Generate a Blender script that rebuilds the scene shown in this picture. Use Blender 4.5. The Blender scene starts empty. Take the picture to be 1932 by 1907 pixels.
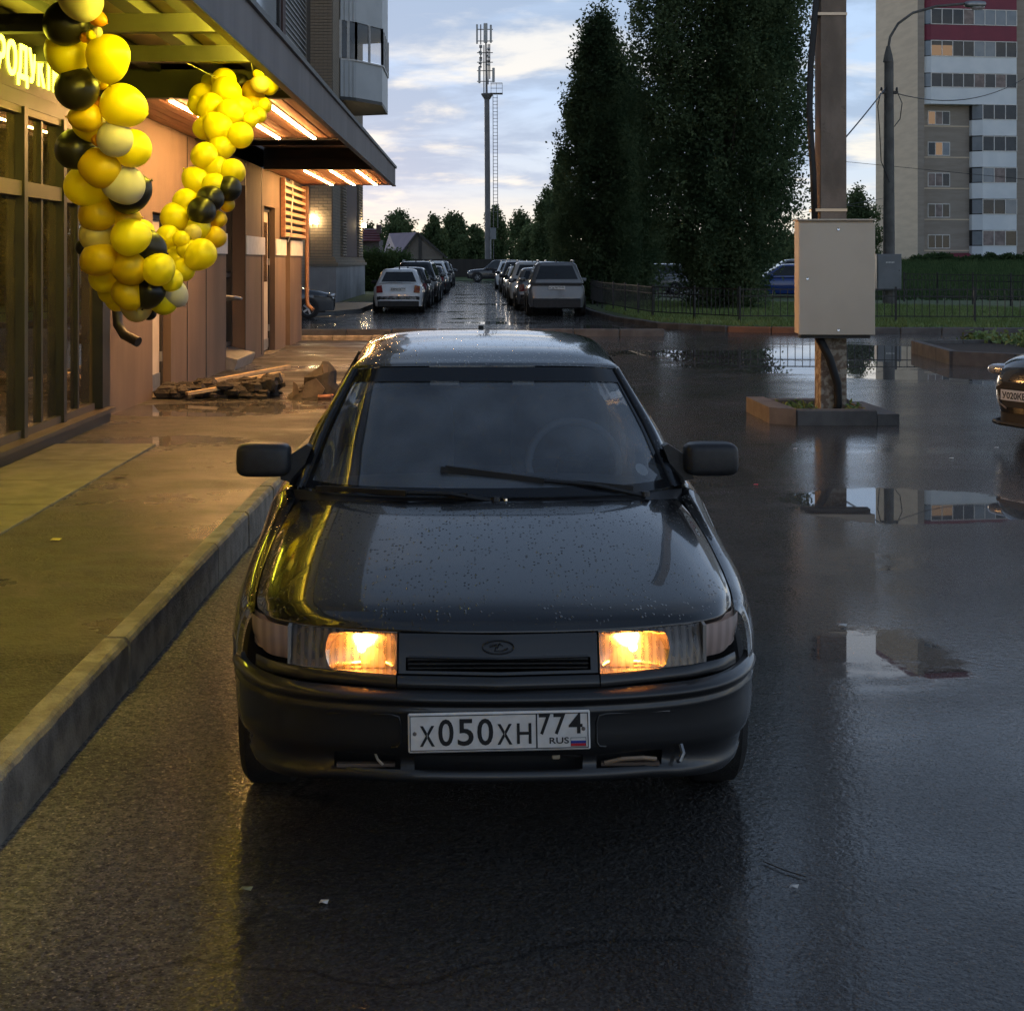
import bpy, bmesh, math, random
import numpy as np
from mathutils import Vector, Matrix
R = math.radians
random.seed(7); rng = np.random.default_rng(11)
scene = bpy.context.scene
C = scene.collection

# ------------------------------------------------------------------ camera
CAMH, F, PX0, PY0 = 1.76, 2750.0, 900.0, 492.0      # survey constants of the place (level camera, cropped frame)
cam_d = bpy.data.cameras.new('camera'); cam = bpy.data.objects.new('camera', cam_d); C.objects.link(cam)
cam.location = (0, 0, CAMH); cam.rotation_euler = (R(90), 0, 0)
cam_d.sensor_width = 36.0; cam_d.sensor_fit = 'HORIZONTAL'; cam_d.lens = 36.0 * F / 1932
cam_d.shift_x = (966 - PX0) / 1932; cam_d.shift_y = -(953.5 - PY0) / 1932
cam_d.clip_start = 0.05; cam_d.clip_end = 2500
scene.camera = cam
# ------------------------------------------------------------------ render settings
scene.view_settings.view_transform = 'Standard'; scene.view_settings.look = 'None'
scene.view_settings.exposure = 0.62; scene.view_settings.gamma = 1.0
scene.view_settings.use_curve_mapping = False
try:
    scene.cycles.use_denoising = True
    scene.cycles.denoiser = 'OPENIMAGEDENOISE'; scene.cycles.denoising_prefilter = 'NONE'
    scene.cycles.max_bounces = 5; scene.cycles.diffuse_bounces = 3; scene.cycles.transparent_max_bounces = 8
    scene.cycles.caustics_reflective = False; scene.cycles.caustics_refractive = False
    scene.cycles.sample_clamp_indirect = 6.0; scene.cycles.use_light_tree = True
    scene.cycles.use_adaptive_sampling = True; scene.cycles.adaptive_threshold = 0.025
except Exception: pass

# ------------------------------------------------------------------ node helpers
class NT:
    def __init__(s, tree): s.t = tree
    def n(s, typ, **kw):
        nd = s.t.nodes.new(typ)
        ins = kw.pop('ins', {})
        for k, v in kw.items(): setattr(nd, k, v)
        for k, v in ins.items(): s.set(nd.inputs[k], v)
        return nd
    def set(s, sock, v):
        if isinstance(v, bpy.types.NodeSocket): s.t.links.new(v, sock)
        elif isinstance(v, bpy.types.Node): s.t.links.new(v.outputs[0], sock)
        elif isinstance(v, (tuple, list)) and len(v) == 3 and sock.type == 'RGBA': sock.default_value = (*v, 1)
        else: sock.default_value = v
    def m(s, op, a, b=None, c=None, clamp=False):
        nd = s.n('ShaderNodeMath', operation=op, use_clamp=clamp)
        for i, v in enumerate((a, b, c)):
            if v is not None: s.set(nd.inputs[i], v)
        return nd.outputs[0]
    def vm(s, op, a, b=None):
        nd = s.n('ShaderNodeVectorMath', operation=op); s.set(nd.inputs[0], a)
        if b is not None: s.set(nd.inputs[1], b)
        return nd.outputs[0]
    def mixc(s, f, a, b, blend='MIX'):
        nd = s.n('ShaderNodeMix', data_type='RGBA', blend_type=blend)
        s.set(nd.inputs[0], f); s.set(nd.inputs[6], a); s.set(nd.inputs[7], b)
        return nd.outputs[2]
    def ramp(s, fac, stops, interp='LINEAR'):
        nd = s.n('ShaderNodeValToRGB'); cr = nd.color_ramp; cr.interpolation = interp
        while len(cr.elements) < len(stops): cr.elements.new(0.5)
        for e, (p, c) in zip(cr.elements, stops):
            e.position = p; e.color = (*c, 1) if isinstance(c, (tuple, list)) else (c, c, c, 1)
        s.set(nd.inputs[0], fac); return nd.outputs[0]
    def rng(s, v, a, b, c=0.0, d=1.0, smooth=True):
        nd = s.n('ShaderNodeMapRange', interpolation_type='SMOOTHSTEP' if smooth else 'LINEAR')
        for i, x in enumerate((v, a, b, c, d)): s.set(nd.inputs[i], x)
        return nd.outputs[0]
    def noise(s, vec, scale, detail=4, rough=0.55, dist=0.0):
        nd = s.n('ShaderNodeTexNoise'); s.set(nd.inputs['Vector'], vec)
        nd.inputs['Scale'].default_value = scale; nd.inputs['Detail'].default_value = detail
        nd.inputs['Roughness'].default_value = rough; nd.inputs['Distortion'].default_value = dist
        return nd.outputs[0]

def new_mat(name):
    m = bpy.data.materials.new(name); m.use_nodes = True
    t = m.node_tree; t.nodes.clear(); k = NT(t)
    out = k.n('ShaderNodeOutputMaterial')
    return m, k, out

def pri(k, **kw):
    b = k.n('ShaderNodeBsdfPrincipled')
    for key, v in kw.items(): k.set(b.inputs[key.replace('_', ' ')], v)
    return b

def M(name, c1, c2=None, scale=4.0, rough=0.6, metal=0.0, bump=0.0, bscale=60.0, coat=0.0, stretch=None, coords='Object', rvar=0.0, spec=0.5):
    m, k, out = new_mat(name)
    tc = k.n('ShaderNodeTexCoord').outputs[coords]
    if stretch: tc = k.vm('MULTIPLY', tc, stretch)
    col = c1
    if c2 is not None: col = k.mixc(k.rng(k.noise(tc, scale, 6), 0.35, 0.65), c1, c2)
    rr = rough
    if rvar: rr = k.rng(k.noise(tc, scale * 2.3, 5), 0.3, 0.7, max(0.02, rough - rvar), min(1, rough + rvar))
    b = pri(k, Base_Color=col, Roughness=rr, Metallic=metal, Coat_Weight=coat)
    b.inputs['Specular IOR Level'].default_value = spec
    if coat: b.inputs['Coat Roughness'].default_value = 0.05
    if bump:
        bn = k.n('ShaderNodeBump'); bn.inputs['Strength'].default_value = bump; bn.inputs['Distance'].default_value = 0.01
        k.set(bn.inputs['Height'], k.noise(tc, bscale, 4)); k.set(b.inputs['Normal'], bn)
    k.set(out.inputs[0], b); return m

def EM(name, col, strength):
    m, k, out = new_mat(name)
    e = k.n('ShaderNodeEmission'); e.inputs[0].default_value = (*col, 1); e.inputs[1].default_value = strength
    k.set(out.inputs[0], e); return m

# ------------------------------------------------------------------ world: dusk sky with broken cloud
W = bpy.data.worlds.new('World'); scene.world = W; W.use_nodes = True
wt = W.node_tree; wt.nodes.clear(); k = NT(wt)
SUN_EL, SUN_AZ = R(1.5), R(-14)             # sun low ahead, a little to the left, veiled by cloud
sky = k.n('ShaderNodeTexSky', sky_type='NISHITA'); sky.sun_disc = False
sky.sun_elevation = SUN_EL; sky.sun_rotation = SUN_AZ; sky.air_density = 1.2; sky.dust_density = 1.5; sky.ozone_density = 2.0
tc = k.n('ShaderNodeTexCoord').outputs['Generated']
sp = k.n('ShaderNodeSeparateXYZ'); k.set(sp.inputs[0], tc)
zc = k.m('MAXIMUM', sp.outputs[2], 0.0)
grad = k.ramp(zc, [(0.0, (.78, .68, .48)), (0.022, (.72, .68, .56)), (0.05, (.48, .56, .64)), (0.12, (.37, .50, .69)), (0.24, (.35, .47, .66)), (0.34, (.26, .35, .50)), (0.50, (.13, .18, .27)), (0.8, (.07, .10, .155)), (1.0, (.06, .085, .135))])
den = k.m('ADD', zc, 0.14)
cx = k.m('DIVIDE', sp.outputs[0], den); cy = k.m('DIVIDE', sp.outputs[1], den)
cv = k.n('ShaderNodeCombineXYZ'); k.set(cv.inputs[0], cx); k.set(cv.inputs[1], cy); k.set(cv.inputs[2], 3.7)
n1 = k.noise(cv.outputs[0], 1.35, 9, 0.58, 0.4)
cv2 = k.vm('ADD', cv.outputs[0], (0.05, 0.22, 1.9))
n2 = k.noise(cv2, 2.0, 8, 0.58, 0.3)
cover = k.rng(n1, 0.40, 0.56)
lite = k.rng(n2, 0.45, 0.63)
warm = k.rng(zc, 0.0, 0.22, 1.0, 0.0, False)
bright = k.mixc(warm, (.56, .58, .61), (.80, .74, .61))
shade = k.mixc(warm, (.24, .33, .47), (.31, .405, .54))
cloud = k.mixc(lite, shade, bright)
fade = k.rng(zc, 0.02, 0.07, 0.25, 1.0)
col = k.mixc(k.m('MULTIPLY', k.m('MULTIPLY', cover, fade), k.rng(zc, .15, .45, .92, .15)), grad, cloud)
nish = k.n('ShaderNodeBackground'); k.set(nish.inputs[0], sky); nish.inputs[1].default_value = 0.012
cus = k.n('ShaderNodeBackground'); k.set(cus.inputs[0], col); cus.inputs[1].default_value = 0.95
add = k.n('ShaderNodeAddShader'); k.set(add.inputs[0], nish); k.set(add.inputs[1], cus)
wo = k.n('ShaderNodeOutputWorld'); k.set(wo.inputs[0], add.outputs[0])
# sun lamp: veiled, low, soft
sl = bpy.data.lights.new('sun', 'SUN'); sl.energy = 0.5; sl.angle = R(14); sl.color = (1, .84, .66)
so = bpy.data.objects.new('sun', sl); C.objects.link(so)
sd = Vector((math.sin(SUN_AZ) * math.cos(SUN_EL), math.cos(SUN_AZ) * math.cos(SUN_EL), math.sin(SUN_EL)))
so.rotation_euler = sd.to_track_quat('Z', 'Y').to_euler()

# ------------------------------------------------------------------ mesh helpers
class MB:
    def __init__(s): s.v = []; s.f = []; s.mi = []; s.cur = 0
    def add(s, vs, fs):
        o = len(s.v); s.v += [tuple(map(float, p)) for p in vs]; s.f += [tuple(i + o for i in q) for q in fs]; s.mi += [s.cur] * len(fs); return s
    def box(s, x0, x1, y0, y1, z0, z1):
        vs = [(x0, y0, z0), (x1, y0, z0), (x1, y1, z0), (x0, y1, z0), (x0, y0, z1), (x1, y0, z1), (x1, y1, z1), (x0, y1, z1)]
        return s.add(vs, [(0, 3, 2, 1), (4, 5, 6, 7), (0, 1, 5, 4), (1, 2, 6, 5), (2, 3, 7, 6), (3, 0, 4, 7)])
    def bevbox(s, x0, x1, y0, y1, z0, z1, b):
        # box with chamfered edges (rounded look)
        vs = []; idx = {}
        cx, cy, cz = (x0 + x1) / 2, (y0 + y1) / 2, (z0 + z1) / 2
        hx, hy, hz = (x1 - x0) / 2, (y1 - y0) / 2, (z1 - z0) / 2; b = min(b, hx * .9, hy * .9, hz * .9)
        for sx in (-1, 1):
            for sy in (-1, 1):
                for sz in (-1, 1):
                    for a in range(3):
                        h = [hx - b, hy - b, hz - b]; h[a] = (hx, hy, hz)[a]
                        idx[(sx, sy, sz, a)] = len(vs); vs.append((cx + sx * h[0], cy + sy * h[1], cz + sz * h[2]))
        F_ = []
        for a in range(3):
            o = [i for i in range(3) if i != a]
            for sg in (-1, 1):
                q = []
                for p, r in ((-1, -1), (1, -1), (1, 1), (-1, 1)):
                    sgn = [0, 0, 0]; sgn[a] = sg; sgn[o[0]] = p; sgn[o[1]] = r; q.append(idx[(*sgn, a)])
                F_.append(q if (sg > 0) == (a != 1) else q[::-1])
        for a in range(3):
            o = [i for i in range(3) if i != a]
            for p in (-1, 1):
                for r in (-1, 1):
                    q = []
                    for sg, ax in ((-1, o[0]), (1, o[0]), (1, o[1]), (-1, o[1])):
                        sgn = [0, 0, 0]; sgn[a] = sg; sgn[o[0]] = p; sgn[o[1]] = r; q.append(idx[(*sgn, ax)])
                    F_.append(q)
        for sx in (-1, 1):
            for sy in (-1, 1):
                for sz in (-1, 1): F_.append([idx[(sx, sy, sz, a)] for a in range(3)])
        return s.add(vs, F_)
    def tube(s, pts, r, n=8, cap=True, r2=None):
        pts = [Vector(p) for p in pts]; m = len(pts); vs = []; up = None
        for i, p in enumerate(pts):
            d = (pts[min(i + 1, m - 1)] - pts[max(i - 1, 0)]).normalized()
            if up is None: up = Vector((0, 0, 1)) if abs(d.z) < .9 else Vector((1, 0, 0))
            a = d.cross(up).normalized(); b = a.cross(d).normalized(); up = b
            rr = r if r2 is None else r + (r2 - r) * i / (m - 1)
            for j in range(n):
                t = 2 * math.pi * j / n; vs.append(p + a * rr * math.cos(t) + b * rr * math.sin(t))
        fs = [(i * n + j, i * n + (j + 1) % n, (i + 1) * n + (j + 1) % n, (i + 1) * n + j) for i in range(m - 1) for j in range(n)]
        if cap: fs += [tuple(range(n)), tuple(range((m - 1) * n + n - 1, (m - 1) * n - 1, -1))]
        return s.add(vs, fs)
    def bar(s, a, b, w, h, up=(0, 0, 1)):
        a, b = Vector(a), Vector(b); d = (b - a).normalized(); u = Vector(up)
        sx = d.cross(u).normalized() * (w / 2); uu = sx.cross(d).normalized() * (h / 2)
        vs = [p + q for p in (a, b) for q in (-sx - uu, sx - uu, sx + uu, -sx + uu)]
        return s.add(vs, [(0, 1, 2, 3), (7, 6, 5, 4), (0, 4, 5, 1), (1, 5, 6, 2), (2, 6, 7, 3), (3, 7, 4, 0)])
    def grid(s, P, skip=None, flip=False):
        nr, nc = len(P), len(P[0]); o = []
        for i in range(nr - 1):
            for j in range(nc - 1):
                if skip and skip(i, j): continue
                q = (i * nc + j, i * nc + j + 1, (i + 1) * nc + j + 1, (i + 1) * nc + j)
                o.append(q[::-1] if flip else q)
        return s.add([p for r in P for p in r], o)
    def lathe(s, prof, c=(0, 0, 0), n=20, axis='z'):
        vs = []
        for r, h in prof:
            for j in range(n):
                t = 2 * math.pi * j / n; a, b = r * math.cos(t), r * math.sin(t)
                p = {'z': (a, b, h), 'y': (a, h, b), 'x': (h, a, b)}[axis]
                vs.append((p[0] + c[0], p[1] + c[1], p[2] + c[2]))
        m = len(prof)
        fs = [(i * n + j, i * n + (j + 1) % n, (i + 1) * n + (j + 1) % n, (i + 1) * n + j) for i in range(m - 1) for j in range(n)]
        return s.add(vs, fs)
    def superq(s, c, h, e=0.35, n=20, mrows=12):
        f = lambda t: math.copysign(abs(t) ** e, t)
        P = []
        for i in range(mrows + 1):
            a = -math.pi / 2 + math.pi * i / mrows; row = []
            for j in range(n + 1):
                b = 2 * math.pi * j / n
                row.append((c[0] + h[0] * f(math.cos(a)) * f(math.cos(b)), c[1] + h[1] * f(math.cos(a)) * f(math.sin(b)), c[2] + h[2] * f(math.sin(a))))
            P.append(row)
        return s.grid(P)
    def prism(s, poly, axis, a, b):
        # poly in 2D (u,v); extruded along axis from a to b
        def mk(u, v, w): return {'x': (w, u, v), 'y': (u, w, v), 'z': (u, v, w)}[axis]
        n = len(poly); vs = [mk(u, v, a) for u, v in poly] + [mk(u, v, b) for u, v in poly]
        return s.add(vs, [tuple(range(n)), tuple(range(2 * n - 1, n - 1, -1))] + [(i, (i + 1) % n, n + (i + 1) % n, n + i) for i in range(n)])
    def mirror(s):
        o = len(s.v); nf = len(s.f)
        s.v += [(-x, y, z) for x, y, z in s.v]
        s.f += [tuple(i + o for i in q[::-1]) for q in s.f[:nf]]; s.mi += s.mi[:nf]; return s
    def mesh(s, name, mat, smooth=False, fixn=True, weld=False):
        me = bpy.data.meshes.new(name); me.from_pydata(s.v, [], s.f); me.update()
        mats = mat if isinstance(mat, (list, tuple)) else [mat]
        for m_ in mats: me.materials.append(m_)
        if len(mats) > 1: me.polygons.foreach_set('material_index', s.mi)
        if fixn or weld:
            bm = bmesh.new(); bm.from_mesh(me)
            if weld: bmesh.ops.remove_doubles(bm, verts=bm.verts, dist=1e-5)
            if fixn: bmesh.ops.recalc_face_normals(bm, faces=bm.faces)
            bm.to_mesh(me); bm.free()
        if smooth:
            if smooth is True: me.shade_smooth()
            else:
                try: me.shade_smooth(); me.set_sharp_from_angle(angle=R(smooth))
                except Exception: pass
        return me
    def build(s, name, mat, parent=None, smooth=False, world=False, fixn=True, weld=False):
        if world and parent is not None:
            l = parent.location
            p = parent.parent
            off = Vector(l)
            while p: off += p.location; p = p.parent
            s.v = [(x - off.x, y - off.y, z - off.z) for x, y, z in s.v]
        o = bpy.data.objects.new(name, s.mesh(name, mat, smooth, fixn, weld)); C.objects.link(o)
        if parent is not None: o.parent = parent
        return o

def link(me, name, parent=None, loc=(0, 0, 0), rot=(0, 0, 0), sc=(1, 1, 1)):
    o = bpy.data.objects.new(name, me); C.objects.link(o); o.location = loc; o.rotation_euler = rot; o.scale = sc
    if parent is not None: o.parent = parent
    return o
def tag(o, label=None, cat=None, group=None, kind=None):
    if label: o['label'] = label
    if cat: o['category'] = cat
    if group: o['group'] = group
    if kind: o['kind'] = kind
    return o
def thing(name, label, cat, loc=(0, 0, 0), rz=0.0, group=None):
    o = bpy.data.objects.new(name, None); C.objects.link(o); o.location = loc; o.rotation_euler = (0, 0, rz); o.empty_display_size = .2
    return tag(o, label, cat, group)
def struct(o): return tag(o, kind='structure')

def text_mesh(body, x0, x1, z0, z1, y, depth, mat, name, offset=0.0):
    """letters standing in the XZ plane, facing -Y, fitted to the box"""
    cu = bpy.data.curves.new('t', 'FONT'); cu.body = body; cu.size = 1; cu.extrude = 0.05; cu.offset = offset; cu.resolution_u = 4
    ob = bpy.data.objects.new('t', cu); C.objects.link(ob); bpy.context.view_layer.update()
    me = bpy.data.meshes.new_from_object(ob.evaluated_get(bpy.context.evaluated_depsgraph_get()))
    bpy.data.objects.remove(ob); bpy.data.curves.remove(cu)
    co = np.array([v.co[:] for v in me.vertices]); mn, mx = co.min(0), co.max(0); sp_ = np.maximum(mx - mn, 1e-6)
    out = np.zeros_like(co)
    out[:, 0] = x0 + (co[:, 0] - mn[0]) / sp_[0] * (x1 - x0); out[:, 2] = z0 + (co[:, 1] - mn[1]) / sp_[1] * (z1 - z0)
    out[:, 1] = y - (co[:, 2] - mn[2]) / sp_[2] * depth
    me.vertices.foreach_set('co', out.ravel()); me.materials.clear(); me.materials.append(mat); me.update(); me.name = name
    return me

def cr(p, t):
    """Catmull-Rom through list of Vectors at t in 0..1"""
    n = len(p) - 1; u = min(max(t, 0), 1) * n; i = min(int(u), n - 1); f = u - i
    p1, p2 = p[i], p[i + 1]; p0 = p[i - 1] if i > 0 else p1 * 2 - p2; p3 = p[i + 2] if i + 2 <= n else p2 * 2 - p1
    return 0.5 * ((2 * p1) + (p2 - p0) * f + (2 * p0 - 5 * p1 + 4 * p2 - p3) * f * f + (3 * p1 - p0 - 3 * p2 + p3) * f ** 3)
def patch(rows, nr, nc):
    rows = [[Vector(p) for p in r] for r in rows]
    cols = [[cr(r, j / (nc - 1)) for r in rows] for j in range(nc)]
    return [[cr(cols[j], i / (nr - 1)) for j in range(nc)] for i in range(nr)]
def sym(rows):
    return [[(-x, y, z) for x, y, z in r[:0:-1]] + list(r) for r in rows]
def lerp(a, b, t): return a + (b - a) * t
def interp(x, pts):
    if x <= pts[0][0]: return pts[0][1]
    for (a, b), (c, d) in zip(pts, pts[1:]):
        if x <= c: return b + (d - b) * (x - a) / (c - a)
    return pts[-1][1]
def at(px, py, Y): return Vector(((px - PX0) / F * Y, Y, CAMH - (py - PY0) / F * Y))   # survey reading -> place
def gnd(px, py, z=0.0):
    Y = (CAMH - z) * F / (py - PY0); return Vector(((px - PX0) / F * Y, Y, z))

# ------------------------------------------------------------------ materials
m_black = M('black_rubber', (.012, .012, .013), rough=.55)
m_plastic = M('black_plastic', (.018, .018, .02), (.026, .026, .028), 30, rough=.42, bump=.1, bscale=300)
m_frame = M('dark_frame', (.018, .016, .015), (.026, .022, .02), 3, rough=.45)
m_steel = M('grey_steel', (.35, .36, .37), (.27, .28, .29), 8, rough=.4, metal=.7)
m_chrome = M('chrome', (.75, .75, .76), rough=.12, metal=1)
m_wall = M('shop_plaster', (.185, .125, .088), (.135, .092, .066), 1.3, rough=.75, bump=.25, bscale=40, stretch=(1, 1, .35))
m_fascia = M('fascia_panel', (.23, .205, .20), (.175, .155, .15), 1.2, rough=.6, stretch=(1, 1.5, .15))
m_flash = M('metal_flashing', (.10, .105, .11), (.075, .08, .085), 3, rough=.4, metal=.4)
m_beam = M('dark_beam', (.035, .035, .032), (.025, .025, .024), 3, rough=.5)
m_wood = M('soffit_wood', (.40, .20, .115), (.30, .145, .08), 2.5, rough=.5, bump=.15, bscale=25, stretch=(7, .5, 7))
m_white = M('white_panel', (.75, .73, .70), (.66, .64, .61), 6, rough=.5)
m_concrete = M('kerb_concrete', (.38, .325, .26), (.21, .18, .145), 7, rough=.85, bump=.9, bscale=70)
m_concd = M('kerb_concrete_dark', (.165, .155, .145), (.11, .105, .10), 4, rough=.8, bump=.5, bscale=70)
m_pole = M('pole_concrete', (.33, .25, .19), (.20, .15, .115), 2.2, rough=.9, bump=.6, bscale=45, stretch=(1, 1, .4))
m_pole2 = M('pole_concrete_grey', (.16, .155, .145), (.11, .105, .10), 2, rough=.9, bump=.4, bscale=30)
m_cab = M('cabinet_beige', (.74, .61, .46), (.68, .555, .415), 1.4, rough=.5, bump=.05, bscale=120)
m_cabg = M('cabinet_grey', (.20, .21, .225), (.17, .18, .19), 2, rough=.5)
m_soil = M('wet_soil', (.035, .028, .022), (.06, .045, .033), 12, rough=.9, bump=1.0, bscale=35)
def leaf_mat(name, c1, c2, scale):
    m, k, out = new_mat(name)
    tcx = k.n('ShaderNodeTexCoord').outputs['Object']
    c = k.mixc(k.rng(k.noise(tcx, scale, 5), .35, .65), c1, c2)
    c = k.mixc(k.rng(k.noise(tcx, 40.0, 1), .35, .65, 0, .4), c, k.mixc(1.0, c, (1.5, 1.45, 1.3), 'MULTIPLY'))
    d = k.n('ShaderNodeBsdfDiffuse'); k.set(d.inputs[0], c); t = k.n('ShaderNodeBsdfTranslucent'); k.set(t.inputs[0], c)
    mx_ = k.n('ShaderNodeMixShader'); mx_.inputs[0].default_value = .4; k.set(mx_.inputs[1], d); k.set(mx_.inputs[2], t); k.set(out.inputs[0], mx_.outputs[0]); return m
m_leafd = leaf_mat('leaf_dark', (.055, .090, .048), (.125, .175, .09), .9)
m_leafm = leaf_mat('leaf_mid', (.07, .105, .05), (.13, .17, .08), .5)
m_hedge = leaf_mat('leaf_hedge', (.045, .08, .035), (.085, .125, .055), 1.2)
m_trunk = M('bark', (.09, .07, .055), (.05, .04, .032), 6, rough=.9, bump=.8, bscale=25)
m_grass = M('grass', (.14, .22, .06), (.22, .29, .09), 0.7, rough=.7)
m_grassg = M('grass_ground', (.07, .105, .035), (.11, .145, .05), 1.3, rough=.9, bump=1.0, bscale=18)
m_wire = M('wire', (.02, .02, .022), rough=.5)
m_tyre = M('tyre', (.015, .015, .016), (.025, .024, .023), 20, rough=.8, bump=.3, bscale=120)
m_ptext = M('plate_black', (.008, .008, .01), rough=.5)
m_plate = M('plate_white', (.88, .86, .83), (.80, .77, .73), 25, rough=.35)
m_blue = M('flag_blue', (.02, .05, .35), rough=.4); m_red = M('flag_red', (.6, .02, .04), rough=.4)

def brick_mat(name, c1, c2, mortar, along, bw, bh, sc=1.0):
    m, k, out = new_mat(name)
    g = k.n('ShaderNodeNewGeometry'); s = k.n('ShaderNodeSeparateXYZ'); k.set(s.inputs[0], g.outputs['Position'])
    cv = k.n('ShaderNodeCombineXYZ'); k.set(cv.inputs[0], s.outputs[1 if along == 'y' else 0]); k.set(cv.inputs[1], s.outputs[2])
    br = k.n('ShaderNodeTexBrick'); k.set(br.inputs['Vector'], cv.outputs[0]); br.inputs['Scale'].default_value = 1
    br.inputs['Color1'].default_value = (*c1, 1); br.inputs['Color2'].default_value = (*c2, 1); br.inputs['Mortar'].default_value = (*mortar, 1)
    br.inputs['Brick Width'].default_value = bw; br.inputs['Row Height'].default_value = bh; br.inputs['Mortar Size'].default_value = .012; br.inputs['Mortar Smooth'].default_value = .2
    n = k.noise(g.outputs['Position'], 1.7, 5)
    c = k.mixc(k.rng(n, .3, .7, 0, .35), br.outputs[0], (c1[0] * .6, c1[1] * .6, c1[2] * .6))
    b = pri(k, Base_Color=c, Roughness=.85)
    bn = k.n('ShaderNodeBump'); bn.inputs['Strength'].default_value = .6; bn.inputs['Distance'].default_value = .012; bn.invert = True
    k.set(bn.inputs['Height'], br.outputs['Fac']); k.set(b.inputs['Normal'], bn); k.set(out.inputs[0], b); return m

# wet asphalt -----------------------------------------------------------------
def asphalt(name, base1, base2, puddles, wet_lo, dry_lit_zone=None, grain=150.0, film=(.022, .11), pud_bias=.0, stonec=(.27, .245, .21)):
    m, k, out = new_mat(name)
    g = k.n('ShaderNodeNewGeometry').outputs['Position']
    s = k.n('ShaderNodeSeparateXYZ'); k.set(s.inputs[0], g)
    st = k.vm('MULTIPLY', g, (.55, 1.0, 0))
    big = k.noise(st, .42, 6, .6, .3)
    acc = k.m('ADD', big, pud_bias)
    for (x, y, rx, ry, w) in puddles:
        dx = k.m('DIVIDE', k.m('SUBTRACT', s.outputs[0], x), rx); dy = k.m('DIVIDE', k.m('SUBTRACT', s.outputs[1], y), ry)
        d = k.m('SQRT', k.m('ADD', k.m('MULTIPLY', dx, dx), k.m('MULTIPLY', dy, dy)))
        acc = k.m('ADD', acc, k.m('MULTIPLY', k.rng(d, 1.25, .55), w))
    med = k.noise(k.vm('MULTIPLY', g, (.7, 1, 1)), 1.6, 6, .6)
    rag = k.noise(g, 7.0, 5, .65)
    acc = k.m('ADD', acc, k.m('ADD', k.m('MULTIPLY', k.m('SUBTRACT', med, .5), .28), k.m('MULTIPLY', k.m('SUBTRACT', rag, .5), .18)))
    pud = k.rng(acc, .575, .70)
    wet = k.rng(k.m('ADD', k.m('MULTIPLY', big, .6), k.m('MULTIPLY', med, .4)), .36, .60, wet_lo, 1.0)
    if dry_lit_zone:
        a, b_ = dry_lit_zone
        dz = k.rng(k.m('ADD', s.outputs[0], k.m('MULTIPLY', med, .35)), a, b_)
        far = k.rng(s.outputs[1], 9.0, 12.0)
        dz = k.m('MAXIMUM', dz, far)
        wet = k.m('MULTIPLY', wet, k.m('ADD', k.m('MULTIPLY', dz, .93), .07))
        pud = k.m('MULTIPLY', pud, dz)
        dry_lit = k.m('SUBTRACT', 1.0, dz)
    v = k.n('ShaderNodeTexVoronoi'); k.set(v.inputs['Vector'], g); v.inputs['Scale'].default_value = grain
    fine = k.noise(g, grain * .55, 3, .6)
    spk = k.m('ADD', k.m('MULTIPLY', v.outputs[0], .5), k.m('MULTIPLY', fine, .5))
    col = k.mixc(k.rng(spk, .2, .62), base1, base2)
    stone = k.rng(k.noise(g, grain * .9, 1), .66, .74)
    stone2 = k.rng(k.noise(g, grain * .5, 2), .60, .70)
    col = k.mixc(k.m('MULTIPLY', stone, .75), col, stonec)
    col = k.mixc(k.m('MULTIPLY', stone2, .6), col, (.012, .011, .010))
    col = k.mixc(k.rng(med, .35, .7, 0, .5), col, (base1[0] * .75, base1[1] * .75, base1[2] * .75))
    mott = k.noise(g, 30.0, 4, .7)
    col = k.mixc(k.rng(mott, .42, .62, 0, .75), col, k.mixc(1.0, col, (.35, .35, .36), 'MULTIPLY'))
    col = k.mixc(k.rng(k.noise(g, 55.0, 2, .6), .58, .70, 0, .5), col, stonec)
    if dry_lit_zone: col = k.mixc(k.m('MULTIPLY', dry_lit, .8), col, k.mixc(1.0, col, (2.6, 2.4, 2.1), 'MULTIPLY'))  # warm shop light on the dry strip is painted into the colour
    cvo = k.n('ShaderNodeTexVoronoi', feature='DISTANCE_TO_EDGE'); cvo.inputs['Scale'].default_value = .42
    k.set(cvo.inputs['Vector'], k.vm('ADD', g, k.vm('MULTIPLY', k.n('ShaderNodeTexNoise', ins={'Vector': g, 'Scale': 1.6, 'Detail': 6.0}).outputs['Color'], (.9, .9, 0))))
    crack = k.m('MULTIPLY', k.rng(cvo.outputs['Distance'], .007, .001), k.rng(big, .44, .56))
    col = k.mixc(k.m('MULTIPLY', crack, .85), col, (.006, .006, .006))
    col = k.mixc(k.m('MULTIPLY', wet, .55), col, (.012, .012, .0125))
    b = pri(k, Base_Color=col, Roughness=.7, Coat_IOR=1.33)
    b.inputs['Specular IOR Level'].default_value = .3
    k.set(b.inputs['Coat Weight'], k.m('MAXIMUM', wet, pud))
    cr_ = k.rng(k.m('ADD', k.m('MULTIPLY', med, .5), k.m('MULTIPLY', big, .5)), .35, .65, film[1], film[0])
    nopud = k.m('SUBTRACT', 1.0, pud)
    k.set(b.inputs['Coat Roughness'], k.m('MAXIMUM', k.m('MULTIPLY', cr_, nopud), .012))
    bn = k.n('ShaderNodeBump'); bn.inputs['Distance'].default_value = .010; k.set(bn.inputs['Strength'], k.m('MULTIPLY', nopud, 1.0)); k.set(bn.inputs['Height'], k.m('ADD', k.m('ADD', spk, k.m('MULTIPLY', k.noise(g, 40.0, 3), 1.5)), k.m('MULTIPLY', med, 1.5)))
    k.set(b.inputs['Normal'], bn)
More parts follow.
